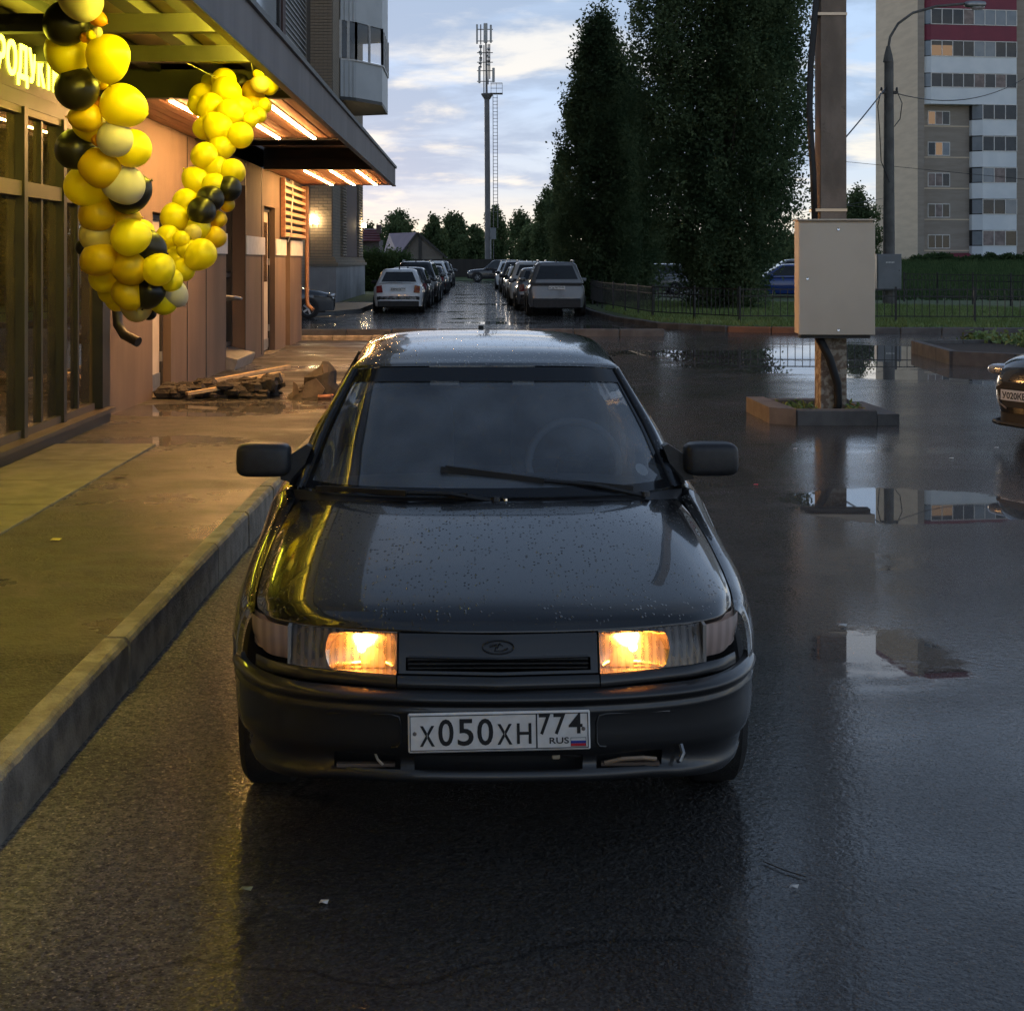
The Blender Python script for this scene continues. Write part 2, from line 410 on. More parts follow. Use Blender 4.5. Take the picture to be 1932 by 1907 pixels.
    bc = k.n('ShaderNodeBump'); bc.inputs['Distance'].default_value = .004; k.set(bc.inputs['Strength'], k.m('MULTIPLY', nopud, .25))
    spark = k.rng(k.noise(g, grain * 1.3, 1), .60, .70)
    k.set(bc.inputs['Height'], k.m('ADD', k.m('ADD', k.m('MULTIPLY', fine, 1.0), k.m('MULTIPLY', spark, 1.6)), k.m('MULTIPLY', k.noise(g, 22.0, 3), 1.0)))
    k.set(b.inputs['Coat Normal'], bc)
    k.set(out.inputs[0], b); return m

PUD = [(7.5, 26.0, 5.2, 5.0, .30), (3.05, 10.5, 1.0, .9, .34), (2.3, 8.1, .45, 1.0, .17), (1.8, 6.3, .4, .8, .15), (1.75, 11.8, .8, 1.3, .16), (0.3, 42.0, 3.5, 6.0, .05), (0.5, 62, 2, 30, .07), (3.4, 6.0, .8, .4, .10), (5, 38.5, 3, 1.4, .2)]
m_road = asphalt('wet_asphalt', (.030, .029, .028), (.105, .098, .088), PUD, .6, dry_lit_zone=(-.75, -.25), grain=85)
m_walk = asphalt('sidewalk_asphalt', (.018, .016, .0135), (.070, .062, .05), [(-2.9, 15.3, 1.3, .75, .24), (-2.4, 12.6, .9, .5, .12)], .0, grain=95, film=(.2, .5), stonec=(.14, .12, .095))

# ------------------------------------------------------------------ the setting
b = MB(); b.grid([[(x, y, 0) for x in (-300, -30, 30, 300)] for y in (-40, 0, 40, 140, 900)]); struct(b.build('ground', m_road))

# sidewalk by the shop: level near, dips to the lane at its far end
WALL_X = -3.70
def wz(y): return interp(y, [(-20, .19), (15, .20), (31, .07)])
KX = lambda y: -1.44 + .0075 * (y - 4.4)      # kerb face line
b = MB(); b.grid([[(x, y, wz(y)) for x in (-9, KX(y) - .09)] for y in (-15, 0, 4, 8, 12, 15, 19, 23, 27, 30.85)]); struct(b.build('sidewalk', m_walk))
kerb = MB().box(-1.62, -1.46, -15, -3.01, -.2, .17).build('kerb', m_concrete); struct(kerb)
y = -3.0
while y < 30.6:
    y2 = min(y + 1.0, 30.7); x0, x1 = KX(y), KX(y2); za, zb = wz(y) + .012, wz(y2) + .012
    j = random.uniform(-.009, .009); s_ = MB(); prof = [(-.10, -.25), (-.10, 0), (-.096, .004), (-.022, .004), (-.009, -.005), (0, -.022), (.004, -.25)]
    rows = []
    for yy, xx, zz in ((y + .006, x0, za), (y2 - .006, x1, zb)): rows.append([(xx + j + u, yy, zz + v + j * .5) for u, v in prof])
    s_.grid(rows); s_.add(rows[0], [tuple(range(7))]); s_.add(rows[1], [tuple(range(6, -1, -1))])
    s_.build('kerb_stone', m_concrete, kerb, smooth=22); y = y2
# end kerb of the sidewalk and low kerb across the lane
ek = MB().box(-3.9, -1.4, 31.02, 31.2, -.1, .04).build('sidewalk_end_kerb', m_concrete); struct(ek)
for i in range(3): MB().bevbox(-3.9 + i * .84, -3.9 + i * .84 + .83, 30.87, 31.03, -.1, .17 + .004 * i, .015).build('kerb_stone', m_concrete, ek)
ck = MB().box(-4.0, 4.4, 34.1, 34.14, -.05, .05).build('lane_kerb', m_concd); struct(ck)
for i in range(8): MB().bevbox(-4.1 + i * 1.06, -4.1 + i * 1.06 + 1.045, 33.9, 34.12, -.1, .17 + random.uniform(-.008, .008), .02).build('kerb_stone', m_concd, ck)

# pale paving slabs in front of the shop windows
sw = bpy.data.objects['sidewalk']
m_slab = M('paving_slab', (.135, .115, .09), (.09, .08, .065), 2.5, rough=.7, bump=.3, bscale=60, rvar=.15)
for i in range(6):
    for j in range(1):
        x0 = -3.56 + j * .62; y0 = 6.2 + i * 1.02
        if i == 5 and j == 1: continue
        MB().bevbox(x0, x0 + .85, y0, y0 + 1.01, .15, .212 + random.uniform(0, .004), .004).build('paving_slab', m_slab, sw)

# grass areas, road kerbs on the right
vk = [(3.75, 122), (3.72, 60), (3.75, 48), (4.05, 42.5), (4.8, 38.2), (6.2, 36.0), (8.2, 35.2), (40, 34.6)]
gp = MB(); pts = [(x + .16, y + (.16 if i > 3 else 0), .13) for i, (x, y) in enumerate(vk)] + [(40, 56, .13), (9.0, 62, .13), (6.6, 70, .13), (5.6, 122, .13)]
gp.add(pts, [tuple(range(len(pts)))]); struct(gp.build('verge', m_grassg))
rk = MB(); rk.tube([(x + .1, y + .05, .02) for x, y in vk], .04, 4); rk = rk.build('road_kerb', m_concd); struct(rk)
stones = []
for (xa, ya), (xb, yb) in zip(vk, vk[1:]):
    L = math.hypot(xb - xa, yb - ya); n = max(1, round(L / 1.0))
    for i in range(n):
        stones.append((lerp(xa, xb, (i + .5) / n), lerp(ya, yb, (i + .5) / n), math.atan2(yb - ya, xb - xa), L / n))
smesh = MB().bevbox(-.49, .49, -.08, .08, -.12, .15, .02).mesh('kerb_stone', m_concd)
smesh2 = MB().bevbox(-.49, .49, -.08, .08, -.12, .15, .02).mesh('kerb_stone', M('kerb_reddish', (.34, .15, .08), (.25, .12, .07), 4, rough=.8))
for i, (x, y, a, L) in enumerate(stones):
    if y > 75: continue
    link(smesh2 if (6.6 < x < 8.4 and y < 36) else smesh, 'kerb_stone', rk, (x, y, random.uniform(-.006, .006)), (0, 0, a), (L / .995, 1, 1))
far_k = MB().bar((3.8, 75, .03), (3.85, 122, .03), .16, .24).build('kerb_run', m_concd, rk)

# meadow rising to the tower block
def mead(x, y): return interp(y, [(58, .05), (70, .25), (95, .9), (126, 1.55), (160, 1.8), (400, 2.0)])
ys = [58, 62, 70, 80, 95, 110, 126, 140, 160, 250, 400]
b = MB(); b.grid([[(x, y, mead(x, y)) for x in (11 + (y - 58) * .12, 25 + (y - 58) * .1, 60, 120, 220)] for y in ys]); struct(b.build('meadow', m_grassg))
# far strip of ground under the trees at the end of the lane
b = MB(); b.grid([[(x, y, z) for x in (-160, 40)] for y, z in ((128, .02), (135, .3), (300, .5), (700, .6))]); struct(b.build('far_ground', m_grassg))
b = MB(); b.grid([[(x, y, .13) for x in (-14, -3.95)] for y in (58, 122)]); struct(b.build('left_verge', m_grassg))
b = MB(); b.add([(-14, 46.5, .12), (-6.0, 46.5, .12), (-4.7, 47.3, .12), (-4.0, 49.5, .12), (-3.9, 57.9, .12), (-14, 57.9, .12)], [(0, 1, 2, 3, 4, 5)])
b.add([(-14, 46.45, -.05), (-6.0, 46.45, -.05), (-4.65, 47.25, -.05), (-3.93, 49.48, -.05), (-3.83, 57.9, -.05), (-14, 46.45, .115), (-6.0, 46.45, .115), (-4.65, 47.25, .115), (-3.93, 49.48, .115), (-3.83, 57.9, .115)], [(0, 1, 6, 5), (1, 2, 7, 6), (2, 3, 8, 7), (3, 4, 9, 8)])
struct(b.build('pavement', M('pavement_asphalt', (.10, .10, .10), (.14, .14, .138), 2, rough=.6)))

# ------------------------------------------------------------------ shop with canopy
def schlick(k, f0):
    lw = k.n('ShaderNodeLayerWeight'); lw.inputs[0].default_value = .5
    return k.m('ADD', k.m('MULTIPLY', k.m('POWER', lw.outputs['Facing'], 5.0), 1 - f0), f0)
def glass_mat(name, tint, refl=1.0, ior=1.5, dust=(0.3, 0.3, 0.3), dust_haze_f=0.04, rough=.0, bump=0.0, base=0.0):
    m, k, out = new_mat(name)
    tr = k.n('ShaderNodeBsdfTransparent'); tr.inputs[0].default_value = (*tint, 1)
    gl = k.n('ShaderNodeBsdfGlossy'); gl.inputs['Roughness'].default_value = rough; gl.inputs[0].default_value = (refl, refl, refl, 1)
    fr = schlick(k, ((ior - 1) / (ior + 1)) ** 2)
    df = k.n('ShaderNodeBsdfDiffuse'); df.inputs[0].default_value = (*dust, 1)
    tcx = k.n('ShaderNodeTexCoord').outputs['Object']
    if bump:
        bn = k.n('ShaderNodeBump'); bn.inputs['Strength'].default_value = bump; bn.inputs['Distance'].default_value = .02
        k.set(bn.inputs['Height'], k.noise(tcx, 1.5, 2)); k.set(gl.inputs['Normal'], bn)
    mx = k.n('ShaderNodeMixShader'); k.set(mx.inputs[0], k.rng(k.noise(tcx, 3.0, 6), .3, .75, dust_haze_f * .4, dust_haze_f * 1.5)); k.set(mx.inputs[1], tr); k.set(mx.inputs[2], df)
    m2 = k.n('ShaderNodeMixShader'); k.set(m2.inputs[0], k.m('ADD', fr, base, clamp=True)); k.set(m2.inputs[1], mx.outputs[0]); k.set(m2.inputs[2], gl)
    k.set(out.inputs[0], m2.outputs[0]); return m
m_shopglass = glass_mat('shop_glass', (.62, .58, .52), dust=(.34, .25, .18), dust_haze_f=.09, bump=.03, base=.06)
m_inner = M('shop_interior', (.40, .33, .26), (.25, .20, .16), 1.1, rough=.8, stretch=(1, 3, .3))
m_door = M('door_paint', (.60, .52, .42), (.50, .43, .34), 3, rough=.5)
m_led = EM('led_tube', (1.0, .52, .17), 85.0)
m_strip = EM('glow_strip_yellow', (1.0, .80, .05), 130.0)
m_sign = EM('sign_letter_light', (1.0, .90, .05), 7.0)

m_rail = M('window_rail_brown', (.085, .06, .045), (.06, .043, .034), 3, rough=.5)
shop = thing('shop_building', 'brown shop front with timber soffit canopy and yellow illuminated sign', 'building', (WALL_X, 17, .1))
def P(mb, name, mat, parent=shop, **kw): return mb.build(name, mat, parent, world=True, **kw)
XB = WALL_X - .35
wall = MB()
solid = [(-15, 2.9), (14.05, 16.62), (17.62, 21.5), (23.25, 25.3), (26.7, 28.15), (28.85, 30.75)]
for a, c in solid: wall.box(XB, WALL_X, a, c, -.2, 3.36)
wall.box(XB, WALL_X, 16.62, 17.62, 2.32, 3.36)          # over door
wall.box(XB, WALL_X, 25.3, 26.7, 2.72, 3.36); wall.box(XB, WALL_X, 21.5, 23.25, 2.95, 3.36)
wall.box(XB, WALL_X, 2.9, 14.05, -.2, .30); wall.box(XB, WALL_X, 2.9, 14.05, 3.02, 3.36)
wall.box(XB - 3.2, XB, 30.4, 30.74, -.2, 3.7); wall.box(XB - 3.2, XB - 2.9, -15, 30.4, -.2, 3.7)
wl = P(wall, 'wall', m_wall)
P(MB().box(XB - .0, XB + .012, 20.9, 24, 0, 3.0), 'recess_back', m_frame); P(MB().box(XB, XB + .012, 28, 29, 0, 3.3), 'recess_back', m_frame)
P(MB().box(XB - 2.9, XB + .3, -14.9, 30.3, 3.70, 3.78), 'flat_roof', m_flash)
# storefront: dark sign band, sill, mullions, transom, panes
P(MB().box(WALL_X, WALL_X + .05, 2.9, 14.2, 3.0, 3.70), 'sign_band', m_beam)
P(MB().box(WALL_X + .0, WALL_X + .17, 2.9, 14.25, .30, .335), 'window_sill', m_rail)
P(MB().box(WALL_X, WALL_X + .13, 2.9, 14.2, 0, .299), 'window_base', m_frame)
P(MB().box(WALL_X, WALL_X + .10, 14.02, 14.3, .34, 3.0), 'corner_post', m_frame)
P(MB().box(XB - .95, XB - .9, 2.9, 14, .2, 3.3), 'interior_wall', m_inner)
P(MB().box(XB - .9, XB, 2.9, 14, .15, .2), 'interior_floor', m_inner)
P(MB().box(XB - .9, XB, 2.9, 14, 3.2, 3.25), 'interior_ceiling', m_inner)
P(MB().box(XB - .55, XB - .45, 3.2, 13.8, 3.16, 3.19), 'ceiling_glow_panel', EM('shop_glow', (1.0, .68, .36), 5.0))  # unseen glowing panel, added to brighten the shop glazing
for i in range(8):
    yy = 13.98 - 1.12 * i - .0
    if i: P(MB().box(WALL_X - .06, WALL_X + .07, yy - .045, yy + .045, .336, 3.0), 'mullion', m_frame)
    P(MB().box(WALL_X - .04, WALL_X + .03, yy - .585, yy - .535, .336, 2.28).box(WALL_X - .04, WALL_X + .03, yy - .585, yy - .535, 2.40, 3.0), 'thin_mullion', m_frame)
    P(MB().box(WALL_X - .05, WALL_X + .05, yy - 1.075, yy - .045, 2.28, 2.40), 'transom', m_rail)
    P(MB().box(WALL_X - .05, WALL_X + .045, yy - 1.075, yy - .045, 2.94, 3.0), 'head_rail', m_rail)
    P(MB().box(WALL_X - .05, WALL_X + .045, yy - 1.075, yy - .045, .336, .40), 'bottom_rail', m_rail)
    for (a, c) in ((yy - .535, yy - .045), (yy - 1.075, yy - .585)):
        for (z0, z1) in ((.40, 2.28), (2.40, 2.94)):
            P(MB().box(WALL_X - .012, WALL_X - .004, a, c, z0, z1), 'pane', m_shopglass)
# canopy
FX = -1.736
canopy = P(MB().box(FX - .06, FX, -8, 31.0, 3.36, 3.715).box(WALL_X, FX - .06, 30.94, 31.0, 3.36, 3.715), 'canopy', m_fascia)
P(MB().box(FX - .10, FX + .03, -8, 31.03, 3.716, 3.765).box(WALL_X, FX - .1, 30.9, 31.03, 3.716, 3.765), 'flashing', m_flash, canopy)
P(MB().box(FX - .062, FX + .012, -8, 31.012, 3.335, 3.36), 'drip_edge', m_flash, canopy)
P(MB().box(WALL_X, FX - .1, -8, 30.9, 3.722, 3.76), 'deck', M('canopy_deck', (.42, .33, .25), (.34, .27, .2), 1.5, rough=.5), canopy)
for yy, z0, z1, w in ((-2.2, 3.40, 3.53, .12), (0.4, 3.40, 3.53, .12), (3.0, 3.40, 3.53, .12), (5.6, 3.40, 3.53, .12), (7.3, 3.40, 3.53, .12), (8.9, 3.40, 3.53, .12), (10.44, 3.40, 3.53, .12), (12.0, 3.40, 3.53, .12), (14.2, 3.345, 3.62, .15), (19.1, 3.345, 3.70, .12), (22.0, 3.5, 3.6, .1), (25.28, 3.345, 3.71, .13)):
    P(MB().box(WALL_X, FX - .062, yy, yy + w, z0, z1), 'cross_beam', m_beam, canopy)
P(MB().box(WALL_X, FX - .062, 25.255, 25.279, 3.52, 3.545), 'beam_flange', m_frame, canopy)
for x in (-3.15, -2.55, -2.15): P(MB().box(x - .07, x + .07, -8, 14.2, 3.60, 3.715), 'rafter', m_beam, canopy)
npl = 14; pw = (FX - .07 - WALL_X) / npl
for (a, c) in ((14.36, 19.09), (25.42, 30.93)):
    for i in range(npl):
        x = WALL_X + i * pw; dz = random.uniform(0, .004)
        P(MB().bevbox(x + .004, x + pw - .004, a, c, 3.362 + dz, 3.385 + dz, .004), 'plank', m_wood, canopy)
    P(MB().box(WALL_X, FX - .07, a, c, 3.39, 3.40), 'soffit_backing', m_beam, canopy)
for (a, c) in ((14.42, 18.9), (25.6, 30.5)):
    for x in (-3.03, -2.57, -2.11):
        h = P(MB().box(x - .03, x + .03, a, c, 3.345, 3.361), 'lamp_profile', m_steel, canopy)
        P(MB().box(x - .022, x + .022, a + .02, c - .02, 3.332, 3.344), 'led_tube', m_led, canopy)
P(MB().box(FX - .085, FX - .063, -3, 13.1, 3.44, 3.49), 'glow_strip', m_strip, canopy)  # glowing strip added along the fascia edge to light kerb and sidewalk yellow
# sign letters
sign = P(MB().box(WALL_X + .05, WALL_X + .053, 10.6, 12.95, 3.12, 3.53), 'sign', m_frame)
m_ret = M('letter_side', (.5, .5, .05), rough=.4)
spans = [('П', 10.76, 11.0), ('Р', 11.05, 11.25), ('О', 11.29, 11.53), ('Д', 11.55, 11.82), ('У', 11.84, 12.06), ('К', 12.09, 12.28), ('Т', 12.3, 12.48), ('Ы', 12.52, 12.82)]
for ch, a, c in spans:
    zz = 3.155 if ch == 'Д' else 3.21
    me = text_mesh(ch, a, c, zz, 3.49, 0, .010, m_sign, 'letter', .016)
    co = np.array([v.co[:] for v in me.vertices]); out = np.stack([WALL_X + .054 - co[:, 1], co[:, 0], co[:, 2]], 1)
    off = np.array(shop.location[:]); me.vertices.foreach_set('co', (out - off).ravel()); me.update()
    link(me, 'letter', sign)
# doors and openings along the wall
def door(y0, y1, z0, z1, xin=.12):
    d = P(MB().box(WALL_X - xin - .04, WALL_X - xin, y0 + .06, y1 - .06, z0 + .02, z1 - .06), 'door', m_door)
    P(MB().box(WALL_X - xin - .05, WALL_X - xin + .03, y0, y0 + .06, z0, z1).box(WALL_X - xin - .05, WALL_X - xin + .03, y1 - .06, y1, z0, z1).box(WALL_X - xin - .05, WALL_X - xin + .03, y0 + .06, y1 - .06, z1 - .06, z1), 'door_frame', m_frame, d)
    P(MB().box(WALL_X - xin, WALL_X - xin + .006, y0 + .18, y1 - .18, z0 + 1.25, z1 - .25), 'door_glass', m_shopglass, d)
    P(MB().box(WALL_X - xin + .0, WALL_X - xin + .02, y0 + .1, y1 - .1, z0 + .06, z0 + .22), 'kick_plate', m_steel, d)
    P(MB().tube([(WALL_X - xin, y0 + .14, z0 + 1.0), (WALL_X - xin + .06, y0 + .14, z0 + 1.0), (WALL_X - xin + .06, y0 + .14, z0 + 1.15), (WALL_X - xin, y0 + .14, z0 + 1.15)], .012, 6), 'handle', m_steel, d)
    P(MB().box(WALL_X - xin - .02, WALL_X - xin + .035, y1 - .07, y1 - .03, z0 + .35, z0 + .47).box(WALL_X - xin - .02, WALL_X - xin + .035, y1 - .07, y1 - .03, z0 + 1.55, z0 + 1.67), 'hinge', m_steel, d)
    return d
door(16.66, 17.58, .2, 2.3); door(25.34, 26.66, .13, 2.7)
P(MB().box(WALL_X - .2, WALL_X + .12, 16.6, 17.62, .05, .20), 'door_step', m_slab); P(MB().box(WALL_X - .2, WALL_X + .1, 25.3, 26.7, .02, .125), 'door_step', m_slab)
w2 = P(MB().box(WALL_X - .30, WALL_X - .27, 21.55, 23.2, .45, 2.9), 'tall_window', m_shopglass)
for yy in (21.52, 22.32, 23.16): P(MB().box(WALL_X - .29, WALL_X - .2, yy, yy + .07, .42, 2.93), 'window_post', m_frame, w2)
for z in (.42, 1.5, 2.86): P(MB().box(WALL_X - .29, WALL_X - .21, 21.59, 23.16, z, z + .07), 'window_rail', m_frame, w2)
P(MB().prism([(WALL_X - .25, .40), (WALL_X + .16, .30), (WALL_X + .16, .27), (WALL_X + .1, .10), (WALL_X + .0, .10), (WALL_X - .25, .37)], 'y', 21.5, 23.25), 'metal_sill', m_steel, w2)
P(MB().tube([(WALL_X - .2, 21.7, 1.25), (WALL_X + .06, 21.75, 1.22), (WALL_X + .09, 22.3, 1.18), (WALL_X - .2, 22.4, 1.16)], .025, 8), 'grab_rail', m_steel, w2)
P(MB().box(XB + .02, XB + .04, 28.2, 28.8, .1, 3.2), 'side_door', m_door)
for (a, c) in ((17.62, 19.6), (20.6, 21.5), (23.25, 25.3), (26.7, 28.15), (28.85, 30.75)): P(MB().box(WALL_X, WALL_X + .025, a + .01, c - .01, 1.86, 2.16), 'white_band', m_white)
for a in (18.6, 19.9, 23.25, 25.0): P(MB().box(WALL_X, WALL_X + .008, a - .012, a + .012, .15, 3.34), 'joint_strip', m_frame)
# timber louvre grille high on the wall
lv = P(MB().box(WALL_X + .02, WALL_X + .10, 27.35, 27.45, 2.2, 3.32).box(WALL_X + .02, WALL_X + .10, 30.62, 30.72, 2.2, 3.32), 'louvre_grille', m_wood)
m_slat = M('slat_wood', (.62, .42, .26), (.52, .34, .2), 3, rough=.5, stretch=(5, .5, 5))
for i in range(8): P(MB().prism([(WALL_X + .03, 2.24 + i * .138), (WALL_X + .10, 2.22 + i * .138), (WALL_X + .10, 2.275 + i * .138), (WALL_X + .03, 2.305 + i * .138)], 'y', 27.45, 30.62), 'slat', m_slat, lv)
P(MB().box(WALL_X, WALL_X + .02, 27.35, 30.72, 2.2, 3.32), 'louvre_backing', m_beam, lv)
P(MB().tube([(WALL_X + .13, 28.2, 3.3), (WALL_X + .13, 28.25, 3.0), (WALL_X + .14, 28.0, 2.7), (WALL_X + .13, 28.05, 2.3), (WALL_X + .04, 28.2, 2.12)], .012, 6), 'cable', m_white, lv)
# down pipes
P(MB().tube([(WALL_X + .09, 14.62, 3.3), (WALL_X + .09, 14.62, 1.25), (WALL_X + .10, 14.62, 1.12), (WALL_X + .17, 14.58, 1.02), (WALL_X + .33, 14.50, .95)], .052, 12), 'down_pipe', m_frame, smooth=40)
P(MB().box(WALL_X, WALL_X + .14, 14.56, 14.68, 2.5, 2.53).box(WALL_X, WALL_X + .14, 14.56, 14.68, 1.6, 1.63), 'pipe_bracket', m_frame)
P(MB().tube([(WALL_X + .1, 30.86, 3.34), (WALL_X + .1, 30.86, .95), (WALL_X + .12, 30.86, .82), (WALL_X + .24, 30.8, .72)], .045, 10), 'down_pipe', M('rust_pipe', (.30, .16, .10), (.22, .12, .08), 6, rough=.6), smooth=40)

# ------------------------------------------------------------------ brick apartment block behind the shop
AX, PXR, PYF = -6.65, -5.62, 57.0
m_brs = brick_mat('brick_side', (.36, .29, .21), (.30, .24, .175), (.20, .18, .155), 'y', .34, .122)
m_brf = M('brick_face', (.43, .34, .245), (.33, .255, .185), 2.0, rough=.85, bump=.4, bscale=30)
m_mort = M('mortar', (.15, .135, .12), rough=.9)
m_maroon = M('maroon_panel', (.11, .065, .06), (.09, .055, .05), 3, rough=.7)
m_plinth = M('plinth_render', (.42, .41, .41), (.33, .32, .32), .8, rough=.8, bump=.2, bscale=20)
m_clad = M('balcony_cladding', (.52, .54, .55), (.47, .49, .50), 1.0, rough=.5)
m_dkglass = M('dark_window', (.02, .023, .027), (.03, .033, .036), 3, rough=.06)
apt = thing('apartment_block', 'brick apartment block with glazed corner balcony behind the shop', 'building', (PXR, PYF, 0))
Q = lambda mb, name, mat, parent=apt, **kw: mb.build(name, mat, parent, world=True, **kw)
Q(MB().box(AX - 10, AX, 18, PYF, 0, 26), 'side_wall', brick_mat('brick_side_b', (.30, .26, .21), (.25, .215, .175), (.18, .165, .15), 'y', .34, .122))
Q(MB().box(AX - 10, PXR - .02, PYF + .02, 72, 1.9, 26), 'pier_core', [m_brs])
Q(MB().box(AX - 10, PXR - .045, PYF - .0, PYF + .019, 1.9, 26), 'pier_mortar', m_mort)
# plinth with ledge
Q(MB().box(AX - 10, PXR + .12, PYF - .12, 71.5, -.1, 1.55), 'plinth', m_plinth)
Q(MB().box(AX - 10, PXR + .2, PYF - .2, 71.6, 1.55, 1.68).box(AX - 10, PXR + .12, PYF - .12, 71.55, 1.681, 1.80).box(AX - 10, PXR + .06, PYF - .06, 71.5, 1.801, 1.90), 'plinth_ledge', m_brs)
Q(MB().box(-6.4, -5.8, PYF - .15, PYF - .121, .5, 1.2), 'plinth_hatch', m_plinth)
# separate bricks on the front face of the pier
bw, bh = .34, .122
bme = MB().bevbox(-.163, .163, -.045, .01, -.052, .052, .006).mesh('brick', m_brf)
bmh = MB().bevbox(-.078, .078, -.045, .01, -.052, .052, .006).mesh('brick', m_brf)
def course(z, i):
    x = PXR - .05; n = 0
    seq = [bmh, bme, bme] if i % 2 else [bme, bme, bmh]
    for me in seq:
        w = .17 if me is bmh else .34
        link(me, 'brick', apt, (x - w / 2 - PXR, random.uniform(-.004, .004), z), (0, 0, 0)); x -= w
z = 1.97; i = 0
while z < 12.6:
    if z < 5.05 or z > 7.6: course(z, i)
    z += bh; i += 1
# quoin columns (rounded courses) and maroon panel on the street side
def quoin(y0, y1, x, za, zb, name='quoin'):
    q = MB(); z = za
    while z < zb:
        q.add([(x - .05, y0, z), (x + .10, y0, z + .015), (x + .13, y0, z + .06), (x + .10, y0, z + .108), (x - .05, y0, z + .12), (x - .05, y1, z), (x + .10, y1, z + .015), (x + .13, y1, z + .06), (x + .10, y1, z + .108), (x - .05, y1, z + .12)],
              [(0, 1, 2, 3, 4), (9, 8, 7, 6, 5), (0, 5, 6, 1), (1, 6, 7, 2), (2, 7, 8, 3), (3, 8, 9, 4)]); z += .122
    tag(Q(q, name, m_brs), kind='stuff')
quoin(60.2, 61.8, PXR - .02, 1.92, 14); quoin(68.2, 70.6, PXR - .02, 1.92, 8.2)
Q(MB().box(PXR - .05, PXR + .015, 61.85, 68.15, 1.92, 8.2), 'wall_panel', m_maroon)
# window and louvres above the canopy
wn = Q(MB().box(AX, AX + .03, 38, 48.6, 4.5, 12.5), 'dark_window', m_dkglass)
for yy in (38, 43.2, 48.5): Q(MB().box(AX + .0, AX + .09, yy, yy + .12, 4.4, 12.6), 'window_post', m_frame, wn)
Q(MB().box(AX, AX + .14, 48.9, 49.6, 4.4, 12.6), 'reveal', m_maroon)
lg = Q(MB().box(AX, AX + .03, 49.7, 56.2, 4.4, 12.6), 'louvre_screen', m_beam)
m_lw = M('louvre_metal', (.38, .37, .36), (.33, .32, .31), 4, rough=.5)
zz = 4.5
while zz < 12.5:
    Q(MB().box(AX + .03, AX + .07, 49.7, 56.2, zz, zz + .055), 'slat', m_lw, lg); zz += .2
# chamfered balcony bays (stacked)
A_, B_, D_, E_ = (PXR + .02, 59.75), (-5.0, 60.3), (-4.04, 62.06), (-4.04, 66.0); G_ = (PXR + .02, 66.6)
def bay(z0, z1, mat, name, grow=0.0):
    pl = [A_, (B_[0] + grow, B_[1] - grow), (D_[0] + grow * 1.4, D_[1] - grow * .4), (E_[0] + grow, E_[1]), G_]
    return MB().prism(pl, 'z', z0, z1)
bal = Q(bay(8.36, 8.5, None, ''), 'balcony', m_beam)
for zb_, top in ((8.5, 10.0), (11.62, 14.4)):
    Q(bay(zb_, top, None, ''), 'balcony_parapet', m_clad, bal)
    for f in (.25, .55, .8):
        x = lerp(A_[0], B_[0], f); y_ = lerp(A_[1], B_[1], f)
        Q(MB().box(x - .03, x + .03, y_ - .03, y_ + .03, zb_ + .005, top - .005), 'cladding_rib', m_clad, bal)
Q(bay(10.0, 10.06, None, '', .05), 'balcony_sill', m_white, bal)
for p, q_ in ((A_, B_), (B_, D_), (D_, E_)):
    n = 2 if p is not D_ else 4
    for i in range(n + 1):
        x = lerp(p[0], q_[0], i / n); y_ = lerp(p[1], q_[1], i / n)
        Q(MB().box(x - .05, x + .05, y_ - .05, y_ + .05, 10.06, 11.62), 'window_post', m_white, bal)
    for i in range(n):
        pa = Vector((*p, 0)).lerp(Vector((*q_, 0)), i / n); pb = Vector((*p, 0)).lerp(Vector((*q_, 0)), (i + 1) / n)
        Q(MB().add([(pa.x, pa.y, 10.1), (pb.x, pb.y, 10.1), (pb.x, pb.y, 11.58), (pa.x, pa.y, 11.58)], [(0, 1, 2, 3)]), 'pane', glass_mat('balcony_glass', (.55, .57, .6), dust_haze_f=.05) if 'balcony_glass' not in bpy.data.materials else bpy.data.materials['balcony_glass'], bal)
m_lampw = EM('wall_lamp_light', (1, .74, .38), 130)
for (x, y_, z) in ((-6.42, PYF - .16, 3.33), (PXR + .22, 69.9, 3.45)):
    l = Q(MB().superq((x, y_, z), (.09, .09, .11), .8, 10, 8), 'wall_lamp', m_lampw, smooth=True)
    Q(MB().box(x - .03, x + .03, y_ + .0, y_ + .2, z - .15, z - .11), 'lamp_bracket', m_frame, l)

# ------------------------------------------------------------------ tower block on the right
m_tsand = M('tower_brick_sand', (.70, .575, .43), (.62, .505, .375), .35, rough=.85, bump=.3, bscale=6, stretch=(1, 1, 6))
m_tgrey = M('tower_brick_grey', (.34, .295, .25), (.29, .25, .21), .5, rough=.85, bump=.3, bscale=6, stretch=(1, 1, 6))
m_tpan = M('tower_panel_white', (.76, .80, .83), (.68, .73, .77), .6, rough=.5)
m_tred = M('tower_panel_red', (.20, .018, .045), (.17, .015, .04), .8, rough=.5)
m_winw = EM('glow_curtain', (1.0, .66, .42), .16); m_curt = M('curtain', (.32, .26, .24), (.2, .16, .15), 2, rough=.8)  # faint glow put into unlit panes, standing for warm curtains
tw = thing('tower_block', 'tall sand brick tower block with white and dark red balcony bands', 'building', (39.3, 130, 1.2), R(8.3))
tw.rotation_euler = (0, 0, R(8.3))
T = lambda mb, name, mat, parent=tw, **kw: mb.build(name, mat, parent, **kw)
Zo = lambda z: z - 1.2
H = 34.0
T(MB().box(0, .62, 0, 9, 0, H), 'side_wall', m_tsand); T(MB().box(.001, .62, -.02, -.001, 0, H), 'corner_strip', m_tgrey)
